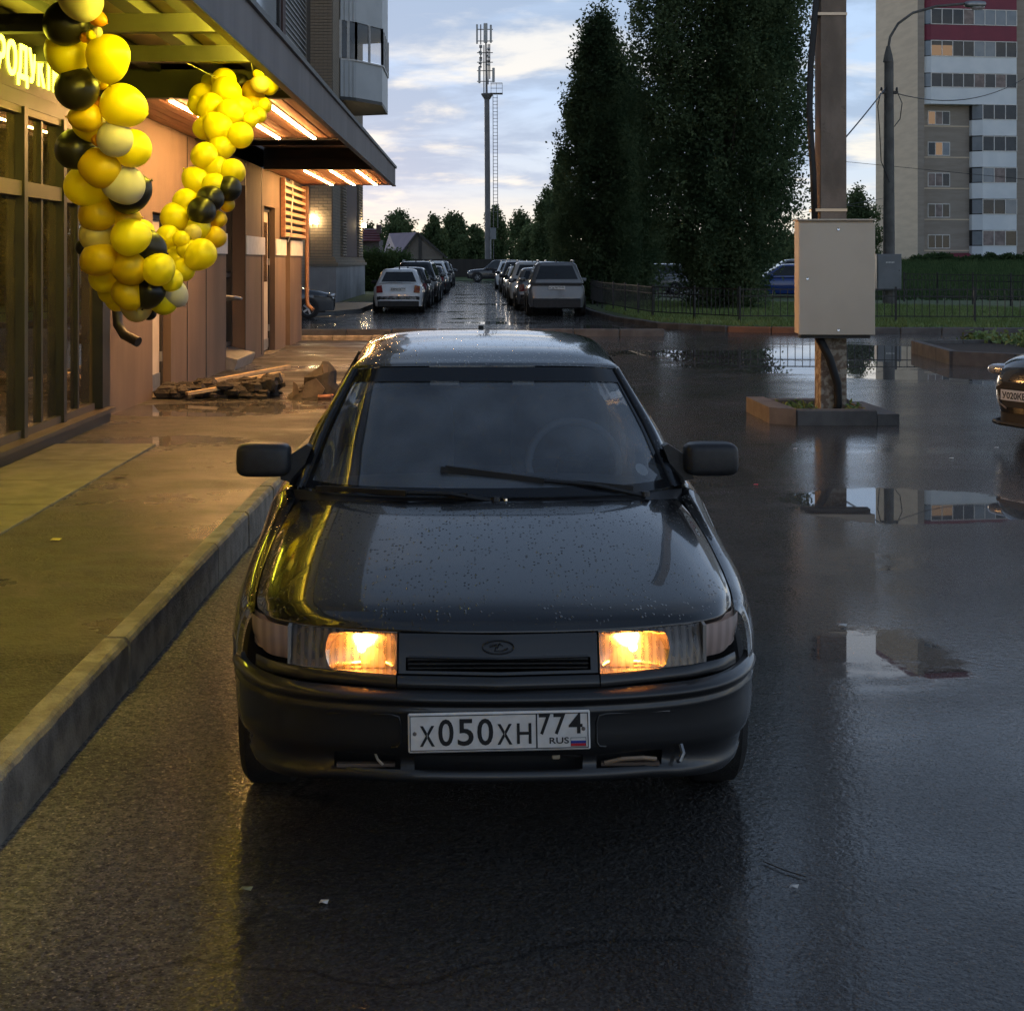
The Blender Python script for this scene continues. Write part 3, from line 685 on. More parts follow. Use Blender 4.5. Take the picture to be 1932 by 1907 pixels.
T(MB().box(.62, 5.5, .9, 9, 0, H).box(9.35, 22, .3, 9, 0, H).box(5.5, 9.35, .9, 9, 0, H), 'facade', m_tgrey)
T(MB().box(0, 22, .4, 9, H, H + .5), 'roof', m_tred)
for i in range(11): T(MB().box(.62, 5.4, .86, .9, Zo(2.6 + 2.8 * i), Zo(2.72 + 2.8 * i)), 'floor_line', m_tsand)
def win(parent, u0, u1, z0, z1, v, n, kinds, deep=.06, fw=.07):
    f = T(MB().box(u0, u1, v - .02, v - .001, z0, z1), 'window', m_white, parent)
    w = (u1 - u0 - fw) / n
    for i in range(n):
        a = u0 + fw + i * w; c = a + w - fw; kd = kinds[i % len(kinds)]
        T(MB().box(a, c, v - .028, v - .021, z0 + fw, z1 - fw), 'pane', {'d': m_dkglass, 'l': m_winw, 'c': m_curt, 's': m_skyp}[kd], f)
    return f
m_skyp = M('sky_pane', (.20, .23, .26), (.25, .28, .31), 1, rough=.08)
kk = ['dcd', 'dld', 'dcd', 'ddc', 'ddd']; kk0 = ['lcd', 'dls', 'ccd', 'dcd', 'ddd']
for r in range(5):
    z0 = Zo(13.98 - 2.78 * r); win(tw, 1.38, 3.5, z0, z0 + 1.25, .9, 3, kk0[r])
# right balcony stack
def balc(u0, u1, z0, z1, zw, mat, n, kinds, dep=0.0):
    p = T(MB().prism([(u0, .9), (u0 + .02, .45), (u0 + .75, -.15), (u1, -.15), (u1, .9)], 'z', z0, z1), 'balcony', mat)
    T(MB().prism([(u0, .9), (u0 + .02, .45), (u0 + .75, -.15), (u1, -.15), (u1, .9)], 'z', z1 + .001, zw), 'loggia', m_dkglass, p)
    w = (u1 - u0 - .75) / n
    for i in range(n + 1): T(MB().box(u0 + .72 + i * w - .01, u0 + .78 + i * w, -.2, -.15, z1, zw), 'window_post', m_white, p)
    T(MB().box(u0 + .72, u1, -.2, -.149, z1 + .002, z1 + .06).box(u0 + .72, u1, -.2, -.149, zw - .07, zw - .002), 'window_rail', m_white, p)
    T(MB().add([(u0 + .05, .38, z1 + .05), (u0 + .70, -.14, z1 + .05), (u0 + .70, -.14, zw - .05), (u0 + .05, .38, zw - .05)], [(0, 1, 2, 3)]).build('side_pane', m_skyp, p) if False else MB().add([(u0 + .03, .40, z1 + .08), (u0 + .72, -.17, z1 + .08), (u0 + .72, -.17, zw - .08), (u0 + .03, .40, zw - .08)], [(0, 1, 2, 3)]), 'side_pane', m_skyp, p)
    for i in range(n):
        kd = kinds[i % len(kinds)]
        if kd == 'd': continue
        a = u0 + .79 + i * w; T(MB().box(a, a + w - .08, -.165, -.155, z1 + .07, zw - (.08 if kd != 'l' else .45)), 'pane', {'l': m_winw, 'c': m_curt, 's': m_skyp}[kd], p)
for r in range(5):
    zt = 15.8 - 2.83 * r; zb_ = 14.4 - 2.83 * r
    balc(5.35, 9.35, Zo(zb_ - 1.4), Zo(zb_), Zo(zt), m_tpan, 3, ['ddd', 'ddd', 'scd', 'dds', 'ccd'][r])
for r, (zp0, zp1, zw, mt, kd) in enumerate(((15.75, 17.24, 18.54, m_tpan, 'ddddcdcd'), (18.56, 20.0, 21.44, m_tpan, 'llddssdd'), (21.46, 22.84, 24.28, m_tred, 'dddcssss'), (24.3, 25.7, 27.1, m_tred, 'dddddsss'), (27.12, 28.5, 29.9, m_tpan, 'dddddddd'), (29.92, 31.3, 32.8, m_tpan, 'dddddddd'))):
    balc(.45, 9.35, Zo(zp0), Zo(zp1), Zo(zw), mt, 8, kd)
T(MB().prism([(.9, 1.25 - .7), (-.9, .75 - .75), (-.9, .65 - .7), (.9, 1.1 - .7)], 'x', 2.6, 5.3), 'entrance_awning', m_tred).location = (0, 0, .7)
T(MB().box(11.2, 11.9, .0, .3, 8.2, 8.7), 'air_conditioner', m_white)

# ------------------------------------------------------------------ trees and planting
def leaf_cloud(cent, spread, counts, size, flat=0.0):
    """many leaf quads gathered round clump centres"""
    N = int(sum(counts)); c = np.repeat(cent, counts, 0); sg = np.repeat(spread, counts, 0)
    p = c + rng.normal(0, 1, (N, 3)) * sg
    a = rng.normal(0, 1, (N, 3)); a /= np.linalg.norm(a, axis=1)[:, None]
    t = rng.normal(0, 1, (N, 3)); bb = np.cross(a, t); bb /= np.linalg.norm(bb, axis=1)[:, None]
    s_ = size * rng.uniform(.6, 1.3, N)[:, None]
    v = np.stack([p - a * s_, p - bb * s_ * .55, p + a * s_, p + bb * s_ * .55], 1).reshape(-1, 3)
    return v
def quads_mesh(name, v, mat):
    me = bpy.data.meshes.new(name); n = len(v) // 4
    me.vertices.add(len(v)); me.vertices.foreach_set('co', v.astype(np.float32).ravel())
    me.loops.add(n * 4); me.loops.foreach_set('vertex_index', np.arange(n * 4, dtype=np.int32))
    me.polygons.add(n); me.polygons.foreach_set('loop_start', np.arange(0, n * 4, 4, dtype=np.int32))
    try: me.polygons.foreach_set('loop_total', np.full(n, 4, dtype=np.int32))
    except Exception: pass
    me.materials.append(mat); me.update(calc_edges=True); me.validate(); return me
def tree(name, label, x, y, z0, h, prof, nclump, per, leaf, mat, trunk_r=.15, trunk_to=.6, cat='tree', group=None, cl=(.35, .35, .6), shell=.55, stems=1, seed=0):
    """prof: list (relative height, radius)"""
    t = thing(name, label, cat, (x, y, z0), 0, group)
    r_ = random.Random(seed + int(x * 31 + y * 7)); cs = []
    lob = [(r_.uniform(0, 6.28), r_.uniform(.75, 1.12)) for _ in range(9)]
    lim = max(rr for _, rr in prof)
    while len(cs) < nclump:
        f = r_.random(); rad = interp(f, prof)
        if r_.random() > rad / lim + .05: continue
        th = r_.uniform(0, 6.283); q = (r_.random() ** shell)
        wob = 1 + .15 * math.sin(th * 5 + f * 3 + lob[0][0]) + .13 * math.sin(th * 9 - f * 14 + lob[1][0]) + .10 * math.sin(f * 41 + th * 2 + lob[2][0])
        cs.append((math.cos(th) * rad * q * wob, math.sin(th) * rad * q * wob, f * h + r_.gauss(0, .02 * h)))
    cs = np.array(cs); cs[:, 2] = np.maximum(cs[:, 2], .15)
    counts = rng.integers(int(per * .5), int(per * 1.5), len(cs))
    v = leaf_cloud(cs, np.tile(np.array(cl), (len(cs), 1)), counts, leaf); v[:, 2] = np.maximum(v[:, 2], .03)
    link(quads_mesh('crown', v, mat), 'crown', t)
    tk = MB()
    tk.tube([(0, 0, -.1), (r_.uniform(-.05, .05), 0, h * trunk_to * .5), (r_.uniform(-.1, .1), r_.uniform(-.1, .1), h * trunk_to)], trunk_r, 9, r2=trunk_r * .4)
    for i in range(7):
        a = r_.uniform(0, 6.28); z = h * r_.uniform(.12, trunk_to * .8); rr = interp(min(1, z / h + .2), prof) * .7
        tk.tube([(0, 0, z), (math.cos(a) * rr * .5, math.sin(a) * rr * .5, z + h * .07), (math.cos(a) * rr, math.sin(a) * rr, z + h * .2)], trunk_r * .4, 6, r2=trunk_r * .1)
    tk.build('trunk', m_trunk, t, smooth=True)
    return t
tree('poplar_tree', 'huge dark poplar with foliage down to the grass behind the fence', 8.3, 49, .13, 18.5,
     [(0, .8), (.04, 1.25), (.10, 1.75), (.19, 2.3), (.30, 2.75), (.45, 2.95), (.58, 2.95), (.75, 2.2), (.9, 1.1), (1, .2)], 2300, 95, .068, m_leafd, .28, .8, cl=(.17, .17, .42), shell=.5)
tree('poplar_tree', 'slim pointed dark poplar beside the silver car', 4.7, 56, .13, 10.9,
     [(0, .9), (.06, 1.15), (.2, 1.45), (.45, 1.4), (.7, 1.25), (.85, .95), (.95, .6), (1, .15)], 800, 95, .075, m_leafd, .18, .85, cl=(.15, .15, .36), shell=.5)
tree('poplar_tree', 'dark poplar standing in the gap between the slim one and the huge one', 6.3, 60, .13, 9.6,
     [(0, .8), (.1, 1.2), (.5, 1.35), (.75, 1.0), (1, .15)], 420, 110, .08, m_leafd, .16, .85, cl=(.2, .2, .5), shell=.5)
def far_tree(px, py, hw, Y, label, mat=m_leafm, base=.3, n=150, per=60, leaf=None, narrow=1.0, gz=.3):
    x = (px - PX0) / F * Y; top = CAMH - (py - PY0) / F * Y; w = hw / F * Y; h = top - gz
    tree('leafy_tree', label, x, Y, gz, h, [(0, .45 * w), (.2, .8 * w), (.45, w), (.7, .85 * w), (.9, .5 * w), (1, .12 * w)], n, per, leaf or Y / 900, mat, .2, .6, group='trees beyond the parked cars', cl=(w * .12, w * .12, h * .05), shell=.6)
far_tree(748, 405, 48, 195, 'broad dark tree behind the purple roofed house', n=200)
far_tree(693, 428, 28, 185, 'low dark tree just right of the brick block, behind the tiled roof', n=120)
far_tree(817, 412, 26, 205, 'narrow dark tree right behind the gable of the purple roofed house', n=110)
far_tree(856, 408, 36, 215, 'rounded dark tree between the gable and the mast', n=170)
far_tree(898, 428, 36, 190, 'low dark tree just left of the mast', n=150)
far_tree(936, 394, 24, 160, 'upright dark tree growing right behind the mast ladder', n=160)
far_tree(982, 404, 34, 175, 'dark tree right of the mast behind the black off-roader', n=160)
far_tree(1010, 430, 40, 130, 'low spreading tree above the right-hand row of parked cars', n=200)
far_tree(1032, 365, 30, 105, 'mid green tree leaning out from behind the slim poplar', n=220)
far_tree(1062, 290, 26, 82, 'ragged birch tucked behind the left edge of the slim poplar', m_leafd, n=260, per=70)
far_tree(1622, 362, 40, 112, 'dark green tree seen between the cabinet pole and the lamp post', n=240)
far_tree(1560, 440, 70, 118, 'low dark tree behind the beige cabinet', n=240)
far_tree(1480, 440, 60, 130, 'low dark tree behind the right flank of the huge poplar', n=200)
far_tree(1250, 420, 120, 120, 'wide dark tree filling the background behind the poplars', n=400)
def bush(px, py, hw, Y, label, mat=m_hedge, gz=.12, n=120, per=70, group=None):
    x = (px - PX0) / F * Y; h = CAMH - (py - PY0) / F * Y - gz; w = hw / F * Y
    t = thing('bush', label, 'bush', (x, Y, gz), 0, group); r_ = random.Random(int(px))
    cs = np.array([(r_.uniform(-1, 1) * w, r_.uniform(-1, 1) * w * .6, (r_.random() ** .7) * h * math.sqrt(max(.1, 1 - (r_.uniform(-1, 1)) ** 2))) for _ in range(n)])
    v = leaf_cloud(cs, np.tile(np.array((w * .13, w * .13, h * .10)), (n, 1)), rng.integers(per // 2, per * 3 // 2, n), max(.05, Y / 1000)); v[:, 2] = np.maximum(v[:, 2], 0)
    link(quads_mesh('foliage', v, mat), 'foliage', t)
    s_ = MB()
    for i in range(5): s_.tube([(0, 0, 0), (r_.uniform(-.6, .6) * w, r_.uniform(-.3, .3) * w, h * .7)], .03, 5, r2=.01)
    s_.build('stems', m_trunk, t)
bush(716, 476, 30, 78, 'big rounded green bush between the brick block and the white sedan', n=220)
bush(752, 480, 26, 96, 'green bush behind the first cars of the left-hand row', n=140)
for i, px in enumerate((1748, 1775, 1815, 1850, 1888, 1922)):
    bush(px, (484, 481, 487, 484, 480, 482)[i], 24, 122, ['dark bush at the left corner of the tower block', 'dark bush under the lowest facade window of the tower block', 'bush right in front of the red awning', 'bush below the left edge of the white balcony stack', 'bush below the middle of the white balcony stack', 'bush at the right edge of the photo before the tower block'][i], gz=1.3, n=90, per=50, group='bushes along the tower block')

def grass_patch(name, label, poly_pts, n, hgt, mat, z, w=.012):
    xs, ys_ = zip(*poly_pts); P_ = []
    from mathutils.geometry import intersect_point_tri_2d
    cnt = 0; vs = np.zeros((n * 3, 3)); k_ = 0
    tri = [(poly_pts[0], poly_pts[i], poly_pts[i + 1]) for i in range(1, len(poly_pts) - 1)]
    ar = np.array([abs((b_[0] - a[0]) * (c_[1] - a[1]) - (c_[0] - a[0]) * (b_[1] - a[1])) for a, b_, c_ in tri], dtype=float); ar = ar / ar.sum()
    ti = rng.choice(len(tri), n, p=ar); u = rng.random((n, 2)); fl = u.sum(1) > 1; u[fl] = 1 - u[fl]
    A = np.array([tri[i][0] for i in range(len(tri))])[ti]; B = np.array([t_[1] for t_ in tri])[ti]; D = np.array([t_[2] for t_ in tri])[ti]
    p = A + (B - A) * u[:, :1] + (D - A) * u[:, 1:]
    hh = hgt * rng.uniform(.4, 1.3, n); th = rng.uniform(0, 6.28, n); ln = rng.normal(0, .35, (n, 2)) * hh[:, None]
    vs[0::3] = np.c_[p[:, 0] - np.cos(th) * w, p[:, 1] - np.sin(th) * w, np.full(n, z)]
    vs[1::3] = np.c_[p[:, 0] + np.cos(th) * w, p[:, 1] + np.sin(th) * w, np.full(n, z)]
    vs[2::3] = np.c_[p + ln, z + hh]
    me = bpy.data.meshes.new(name); me.from_pydata(vs.tolist(), [], np.arange(n * 3).reshape(-1, 3).tolist()); me.materials.append(mat); me.update()
    o = link(me, name); tag(o, label, 'grass', kind='stuff'); return o
grass_patch('grass', 'short green lawn growing around the black fence', [(4.7, 39), (6.3, 36.4), (8.3, 35.6), (22, 35.1), (22, 46), (12, 56), (5.2, 58), (4.2, 48)], 70000, .11, m_grass, .125, .016)
grass_patch('meadow_grass', 'tall dark grass on the slope before the tower block', [(15, 60), (38, 60), (52, 110), (52, 126), (30, 126)], 26000, .5, m_hedge, .9, .05).location.z = 0
for o_ in [bpy.data.objects['meadow_grass']]:
    me = o_.data; co = np.zeros(len(me.vertices) * 3); me.vertices.foreach_get('co', co); co = co.reshape(-1, 3)
    co[:, 2] += np.interp(co[:, 1], [58, 70, 95, 126, 160], [.05, .25, .9, 1.55, 1.8]) - .9 ; me.vertices.foreach_set('co', co.ravel()); me.update()

# ------------------------------------------------------------------ fences
m_iron = M('black_iron', (.015, .015, .016), (.025, .024, .024), 10, rough=.5)
pick = MB().box(-.009, .009, -.009, .009, .16, .90).mesh('picket', m_iron)
postm = MB().box(-.025, .025, -.025, .025, -.02, .95).mesh('post', m_iron)
def fence(pts, label, z=.13, step=.19, pstep=2.1, hs=1.0, dense=1):
    f = thing('iron_fence', label, 'fence', (*pts[0], z)); o = Vector((*pts[0], 0))
    for (xa, ya), (xb, yb) in zip(pts, pts[1:]):
        L = math.hypot(xb - xa, yb - ya); a = math.atan2(yb - ya, xb - xa); n = int(L / step)
        for i in range(n):
            s_ = (i + .5) / n; link(pick, 'picket', f, (lerp(xa, xb, s_) - o.x, lerp(ya, yb, s_) - o.y, 0), (0, 0, a), (1, 1, hs))
        np_ = max(1, round(L / pstep))
        for i in range(np_ + 1): link(postm, 'post', f, (lerp(xa, xb, i / np_) - o.x, lerp(ya, yb, i / np_) - o.y, 0), (0, 0, a), (1, 1, hs))
        for zz in (.18, .70, .88): MB().bar((xa - o.x, ya - o.y, zz * hs), (xb - o.x, yb - o.y, zz * hs), .02, .028).build('rail', m_iron, f)
    return f
fence([(5.0, 41.5), (6.9, 38.3)], 'short corner panel of black iron fence at the bend of the kerb', step=.17)
fence([(4.25, 60), (4.3, 50), (5.0, 41.5)], 'black iron fence running along the lane beside the silver car', step=.2)
fence([(6.9, 38.3), (23, 37.2)], 'long black iron fence facing the puddle, behind the beige cabinet', step=.19)
fence([(17.0, 58), (23.5, 41.0)], 'second black iron fence slanting across the lawn under the grey cabinet', step=.24, hs=1.25)

# ------------------------------------------------------------------ poles, cabinets, mast
pp = gnd(1567, 770, .13); px_, py_ = pp.x, pp.y
pole = thing('concrete_pole', 'thick square concrete pole with black cable behind the beige cabinet', 'pole', (px_, py_, 0))
hw = .142
pr = MB()
for z0, z1, w0, w1 in ((-.1, 9.5, hw, hw * .97),):
    pr.add([(-w0, -w0, z0), (w0, -w0, z0), (w0, w0, z0), (-w0, w0, z0), (-w1, -w1, z1), (w1, -w1, z1), (w1, w1, z1), (-w1, w1, z1)], [(0, 1, 5, 4), (1, 2, 6, 5), (2, 3, 7, 6), (3, 0, 4, 7), (4, 5, 6, 7)])
m, k, out = new_mat('pole_painted_base')
g = k.n('ShaderNodeTexCoord').outputs['Object']; s_ = k.n('ShaderNodeSeparateXYZ'); k.set(s_.inputs[0], g)
body = k.mixc(k.rng(k.noise(k.vm('MULTIPLY', g, (1, 1, .4)), 3.2, 6), .35, .65), (.30, .225, .17), (.185, .14, .105))
paint = k.mixc(k.rng(k.noise(g, 14, 6), .42, .56), (.50, .43, .33), (.24, .17, .12))
c_ = k.mixc(k.rng(s_.outputs[2], .95, 1.1), paint, body)
c_ = k.mixc(k.rng(k.noise(g, 5, 4, .7), .62, .72, 0, .7), c_, (.12, .09, .07))
bsdf = pri(k, Base_Color=c_, Roughness=.9); bn = k.n('ShaderNodeBump'); bn.inputs['Strength'].default_value = .5; bn.inputs['Distance'].default_value = .01; k.set(bn.inputs['Height'], k.noise(g, 40, 5)); k.set(bsdf.inputs['Normal'], bn); k.set(out.inputs[0], bsdf)
pr.build('shaft', m, pole)
MB().tube([(-.20, -.1, 9.4), (-.2, -.12, 6), (-.19, -.13, 4.6), (-.25, -.13, 3.9), (-.26, -.12, 3.4), (-.22, -.12, 2.7), (-.2, -.12, 2.1)], .035, 8).build('cable', m_black, pole, smooth=True)
MB().tube([(-.20, -.12, 1.0), (-.16, -.22, .88), (-.07, -.24, .7), (.02, -.23, .42), (.03, -.22, .2), (.0, -.2, .0)], .045, 10).build('cable_conduit', m_black, pole, smooth=True)
m_strap = M('steel_strap', (.55, .42, .30), rough=.3, metal=.8)
for zz in (4.45, 2.30): MB().box(-hw - .06, hw + .004, -hw - .01, hw + .01, zz, zz + .03).build('strap', m_strap, pole)
MB().box(-.14, .08, -.27, -.2, .06, .10).build('strap', M('yellow_tape', (.7, .55, .05), rough=.4), pole)
# beige cabinet on the pole
cy_ = py_ - hw - .02; cx0 = (1509 - PX0) / F * (cy_ - .25); cx1 = (1649 - PX0) / F * (cy_ - .25)
cz0 = CAMH - (630 - PY0) / F * (cy_ - .25); cz1 = CAMH - (417 - PY0) / F * (cy_ - .25)
cab = thing('electric_cabinet', 'large beige steel cabinet strapped to the thick concrete pole', 'cabinet', ((cx0 + cx1) / 2, cy_, cz0), R(-3.0))
cwx = (cx1 - cx0) / 2; chh = cz1 - cz0
MB().bevbox(-cwx, cwx, -.25, 0, 0, chh, .008).build('housing', m_cab, cab)
dr = MB().bevbox(-cwx + .0, cwx + .012, -.29, -.255, -.01, chh - .025, .006).build('door', m_cab, cab)
MB().bevbox(-cwx - .015, cwx + .015, -.30, .01, chh + .001, chh + .02, .004).build('rain_cap', m_cab, cab)
for (ux, uz) in ((.02, chh - .09), (.02, .045), (-cwx + .09, chh * .49)): MB().lathe([(0, -.30), (.014, -.302), (.018, -.29)], (ux, 0, uz), 12, 'y').build('lock', m_chrome, dr)
MB().box(-cwx + .03, cwx - .02, -.2, -.05, -.05, -.001).build('gland_plate', m_frame, cab)
# kerb planter round the pole
pl = thing('kerb_planter', 'low kerb box filled with soil round the foot of the concrete pole', 'planter', (px_, py_, 0))
x0, x1, y0, y1 = 3.14 - px_, 4.50 - px_, 15.58 - py_, 17.0 - py_
MB().bevbox(x0 + .28, x1 - .22, y0, y0 + .16, -.05, .165, .015).build('kerb_stone', m_concd, pl)
m_rs = M('kerb_rust', (.20, .175, .155), (.15, .13, .115), 5, rough=.85, bump=.4, bscale=60)
MB().prism([(x0 + .02, y0 + .18), (x0 + .27, y0), (x0 + .275, y0 + .17), (x0 + .2, y1), (x0, y1)], 'z', -.05, .175).build('kerb_stone', m_rs, pl)
MB().prism([(x1 - .215, y0 + .01), (x1 + .02, y0 + .02), (x1 + .0, y1), (x1 - .18, y1), (x1 - .18, y0 + .17)], 'z', -.05, .12).build('kerb_stone', m_concd, pl)
MB().bevbox(x0 + .21, x1 - .19, y1 - .16, y1, -.05, .16, .015).build('kerb_stone', m_concd, pl)
MB().box(x0 + .2, x1 - .18, y0 + .15, y1 - .15, -.05, .10).build('soil', m_soil, pl)
v = leaf_cloud(np.array([(random.uniform(x0 + .3, x1 - .3), random.uniform(y0 + .2, y1 - .3), .15) for _ in range(14)]), np.tile(np.array((.06, .06, .02)), (14, 1)), np.full(14, 14), .03)
tag(link(quads_mesh('weeds', v, m_grass), 'weeds', pl), kind='stuff')

# lamp post with grey cabinet
lx, ly = (1677 - PX0) / F * 55, 55.0
lp = thing('lamp_post', 'slim dark concrete lamp post with curved arm and single lamp head', 'lamp post', (lx, ly, .1))
MB().tube([(0, 0, -.2), (0, 0, 9.15)], .235, 10, r2=.17).build('shaft', m_pole2, lp, smooth=40)
MB().tube([(-.02, 0, 9.0), (-.02, 0, 9.7), (.05, 0, 10.1), (.35, 0, 10.6), (.9, 0, 11.0), (1.8, 0, 11.25), (2.9, 0, 11.35)], .05, 8).build('arm', m_pole2, lp, smooth=True)
MB().lathe([(.0, 9.15), (.2, 9.15), (.16, 9.4), (.07, 9.75), (0, 9.75)], (-.02, 0, 0), 10).build('arm_socket', m_pole2, lp)
hd = MB().superq((3.25, 0, 11.33), (.42, .16, .12), .6, 14, 8).build('lamp_head', m_steel, lp, smooth=True)
MB().superq((3.35, 0, 11.22), (.28, .13, .12), .8, 12, 8).build('lamp_glass', glass_mat('lamp_bowl', (.7, .7, .7), dust=(.7, .7, .7), dust_haze_f=.3), hd, smooth=True)
MB().box(-.32, .32, -.12, .12, 7.95, 8.05).build('cross_arm', m_frame, lp)
for ux in (-.28, -.1, .12, .3): MB().lathe([(0, 8.05), (.04, 8.06), (.05, 8.12), (.03, 8.2), (0, 8.2)], (ux, 0, 0), 8).build('insulator', m_frame, lp)
MB().tube([(-.3, 0, 8.05), (-.42, 0, 7.5), (-.35, 0, 6.6), (-.32, -.1, 5.4), (-.05, -.25, 4.6)], .018, 5).tube([(.3, 0, 8.05), (.5, 0, 7.6), (.42, 0, 7.0), (.15, -.2, 6.7)], .018, 5).build('drop_wires', m_wire, lp)
gc = thing('electric_cabinet', 'small dark grey steel cabinet on the lamp post, above the fence', 'cabinet', ((1675.5 - PX0) / F * 54.6, 54.6, CAMH - (548 - PY0) / F * 54.6))
MB().bevbox(-.46, .46, -.15, .2, 0, 1.36, .01).build('housing', m_cabg, gc); MB().bevbox(-.43, .43, -.19, -.155, .03, 1.32, .01).build('door', m_cabg, gc)
for i_ in range(6): MB().box(-.13 + i_ * .055, -.13 + i_ * .055 + .034, -.194, -.191, 1.02 + .008 * (i_ % 2), 1.075).build('faded_mark', m_white, gc)
MB().lathe([(0, -.2), (.02, -.2), (.02, -.19)], (.36, 0, .75), 8, 'y').build('lock', m_frame, gc)
# wires
def wire(a, b_, sag, label, r=.012):
    a, b_ = Vector(a), Vector(b_); pts = [a.lerp(b_, i / 14) - Vector((0, 0, sag * 4 * (i / 14) * (1 - i / 14))) for i in range(15)]
    o = MB().tube(pts, r, 4).build('wire', m_wire); tag(o, label, 'wire', 'overhead wires')
wire(at(1672, 165, 55), at(1560, 300, 40), .05, 'thick overhead cable rising from the concrete pole to the lamp post', .03)
wire(at(1686, 175, 55), at(1960, 130, 70), .8, 'overhead cable running right from the lamp post past the tower block', .018)
wire(at(1540, 300, 80), at(2000, 345, 75), .0, 'thin wire crossing in front of the tower block', .012)
wire(at(1480, 378, 70), at(1680, 395, 90), .0, 'upper of the two thin wires right of the huge poplar', .012)
wire(at(1470, 410, 70), at(1680, 372, 90), .0, 'lower of the two thin wires right of the huge poplar', .012)

# telecom mast
mx, my = (920 - PX0) / F * 150, 150.0; u = 150 / F
Zm = lambda py: CAMH - (py - PY0) / F * 150
mast = thing('telecom_mast', 'tall steel telecom mast with ladder and antenna panels at its top', 'mast', (mx, my, .4))
m_mast = M('mast_steel', (.17, .165, .17), (.13, .125, .13), 1, rough=.5)
q = lambda mb, name, mat=m_mast, par=mast, **kw: mb.build(name, mat, par, **kw)
zz = lambda py: Zm(py) - .4
q(MB().tube([(.03, 0, -.5), (-.02, 0, zz(330)), (-.08, 0, zz(180))], .30, 12, r2=.27), 'shaft', smooth=40)
q(MB().tube([(-.1, 0, zz(180)), (-.2, 0, zz(48))], .12, 8, r2=.07), 'top_shaft')
q(MB().lathe([(.3, zz(188)), (.62, zz(179)), (.62, zz(177)), (0, zz(177))], (-.05, 0, 0), 12), 'collar')
ldr = q(MB().tube([(.62, 0, -.2), (.55, 0, zz(180))], .035, 5), 'ladder')
q(MB().tube([(1.05, 0, zz(430)), (.98, 0, zz(180))], .035, 5), 'ladder_rail', m_mast, ldr)
nr = 34
for i in range(nr):
    z_ = lerp(zz(400), zz(185), i / (nr - 1)); q(MB().bar((.55, 0, z_), (1.05, 0, z_), .04, .045), 'rung', m_mast, ldr)
plt = q(MB().box(.2, 1.55, -.5, .5, zz(178), zz(176.5)), 'platform')
for (xa, za) in ((.75, 160), (.75, 168), (.75, 158)): q(MB().bar((.3, -.5, zz(za)), (1.5, -.5, zz(za)), .04, .05), 'platform_rail', m_mast, plt)
for xa in (.35, .9, 1.5): q(MB().bar((xa, -.5, zz(178)), (xa, -.5, zz(158)), .04, .04, (1, 0, 0)), 'platform_post', m_mast, plt)
m_ant = M('antenna_panel', (.42, .43, .43), (.36, .37, .37), 1, rough=.5)
for (pxa, t_, b_, w) in ((900, 47, 84, 3.4), (916, 45, 82, 7.5), (926, 48, 82, 4), (904.5, 127, 158, 4.5), (931, 129, 156, 5)):
    xx = (pxa - 920) * u; q(MB().bevbox(xx - w * u / 2, xx + w * u / 2, -.35, -.12, zz(b_), zz(t_), .05), 'antenna', m_ant)
for (pxa, t_, b_) in ((907, 47, 84), (907, 85, 128), (921, 84, 160), (924, 84, 150), (913, 86, 176)):
    xx = (pxa - 920) * u; q(MB().tube([(xx, -.1, zz(t_)), (xx, -.1, zz(b_))], .06, 5), 'antenna_pipe')
for py_a in (56, 78, 100, 118, 134, 154): q(MB().bar(((900 - 920) * u, 0, zz(py_a)), ((930 - 920) * u, 0, zz(py_a)), .07, .08), 'bracket')
r_ = random.Random(3)
for i in range(16):
    xx = (r_.choice((906, 907, 915, 919, 922)) - 920) * u; za = 86 + 2.6 * i + r_.uniform(-1, 1); q(MB().bevbox(xx - .16, xx + .16, -.35, -.05, zz(za + 3), zz(za), .03), 'radio_unit', m_mast if i % 2 else m_ant)
q(MB().bevbox((925 - 920) * u, (936 - 920) * u, -.3, .2, zz(452), zz(430), .03), 'equipment_box', m_cabg)
q(MB().tube([((926 - 920) * u, -.1, -.3), ((925 - 920) * u, -.1, zz(430))], .1, 6), 'cable_duct', m_steel)

# houses
hs = thing('small_house', 'low house with plain purple metal roof and brown gable', 'house', ((788 - PX0) / F * 165, 165, .4))
hu = 165 / F; HZ = lambda py: CAMH - (py - PY0) / F * 165 - .4
gx0, gx1 = (754 - 788) * hu, (841 - 788) * hu; ez = HZ(484); rz = HZ(440)
MB().box(gx0 + .3, gx1 - .35, 0, 7, -.4, ez).build('wall', M('house_wall', (.20, .17, .14), (.16, .14, .12), 1, rough=.8), hs)
MB().add([(gx0 + .2, 0, ez), (gx1 - .3, 0, ez), (0, 0, rz - .1)], [(0, 1, 2)]).build('gable', M('gable_boards', (.19, .155, .13), (.15, .125, .105), 2, rough=.8, stretch=(6, 1, 1)), hs)
m_proof = M('purple_roof', (.20, .12, .15), (.17, .10, .13), .6, rough=.45)
lo = (727 - 788) * hu
rf = MB().add([(0, -.35, rz), (gx0 - .1, -.35, ez - .12), (lo - .8, 7.2, ez - .12), (lo, 7.2, rz), (0, -.35, rz + .1), (gx0 - .1, -.35, ez - .02), (lo - .8, 7.2, ez - .02), (lo, 7.2, rz + .1)], [(0, 1, 2, 3), (7, 6, 5, 4), (0, 4, 5, 1), (1, 5, 6, 2), (2, 6, 7, 3)]).build('roof', m_proof, hs)
MB().add([(0, -.35, rz + .1), (gx1 + .1, -.35, ez - .15), (gx1 + .1, 7.2, ez - .15), (0, 7.2, rz + .1)], [(0, 1, 2, 3)]).build('roof_slope', m_proof, hs)
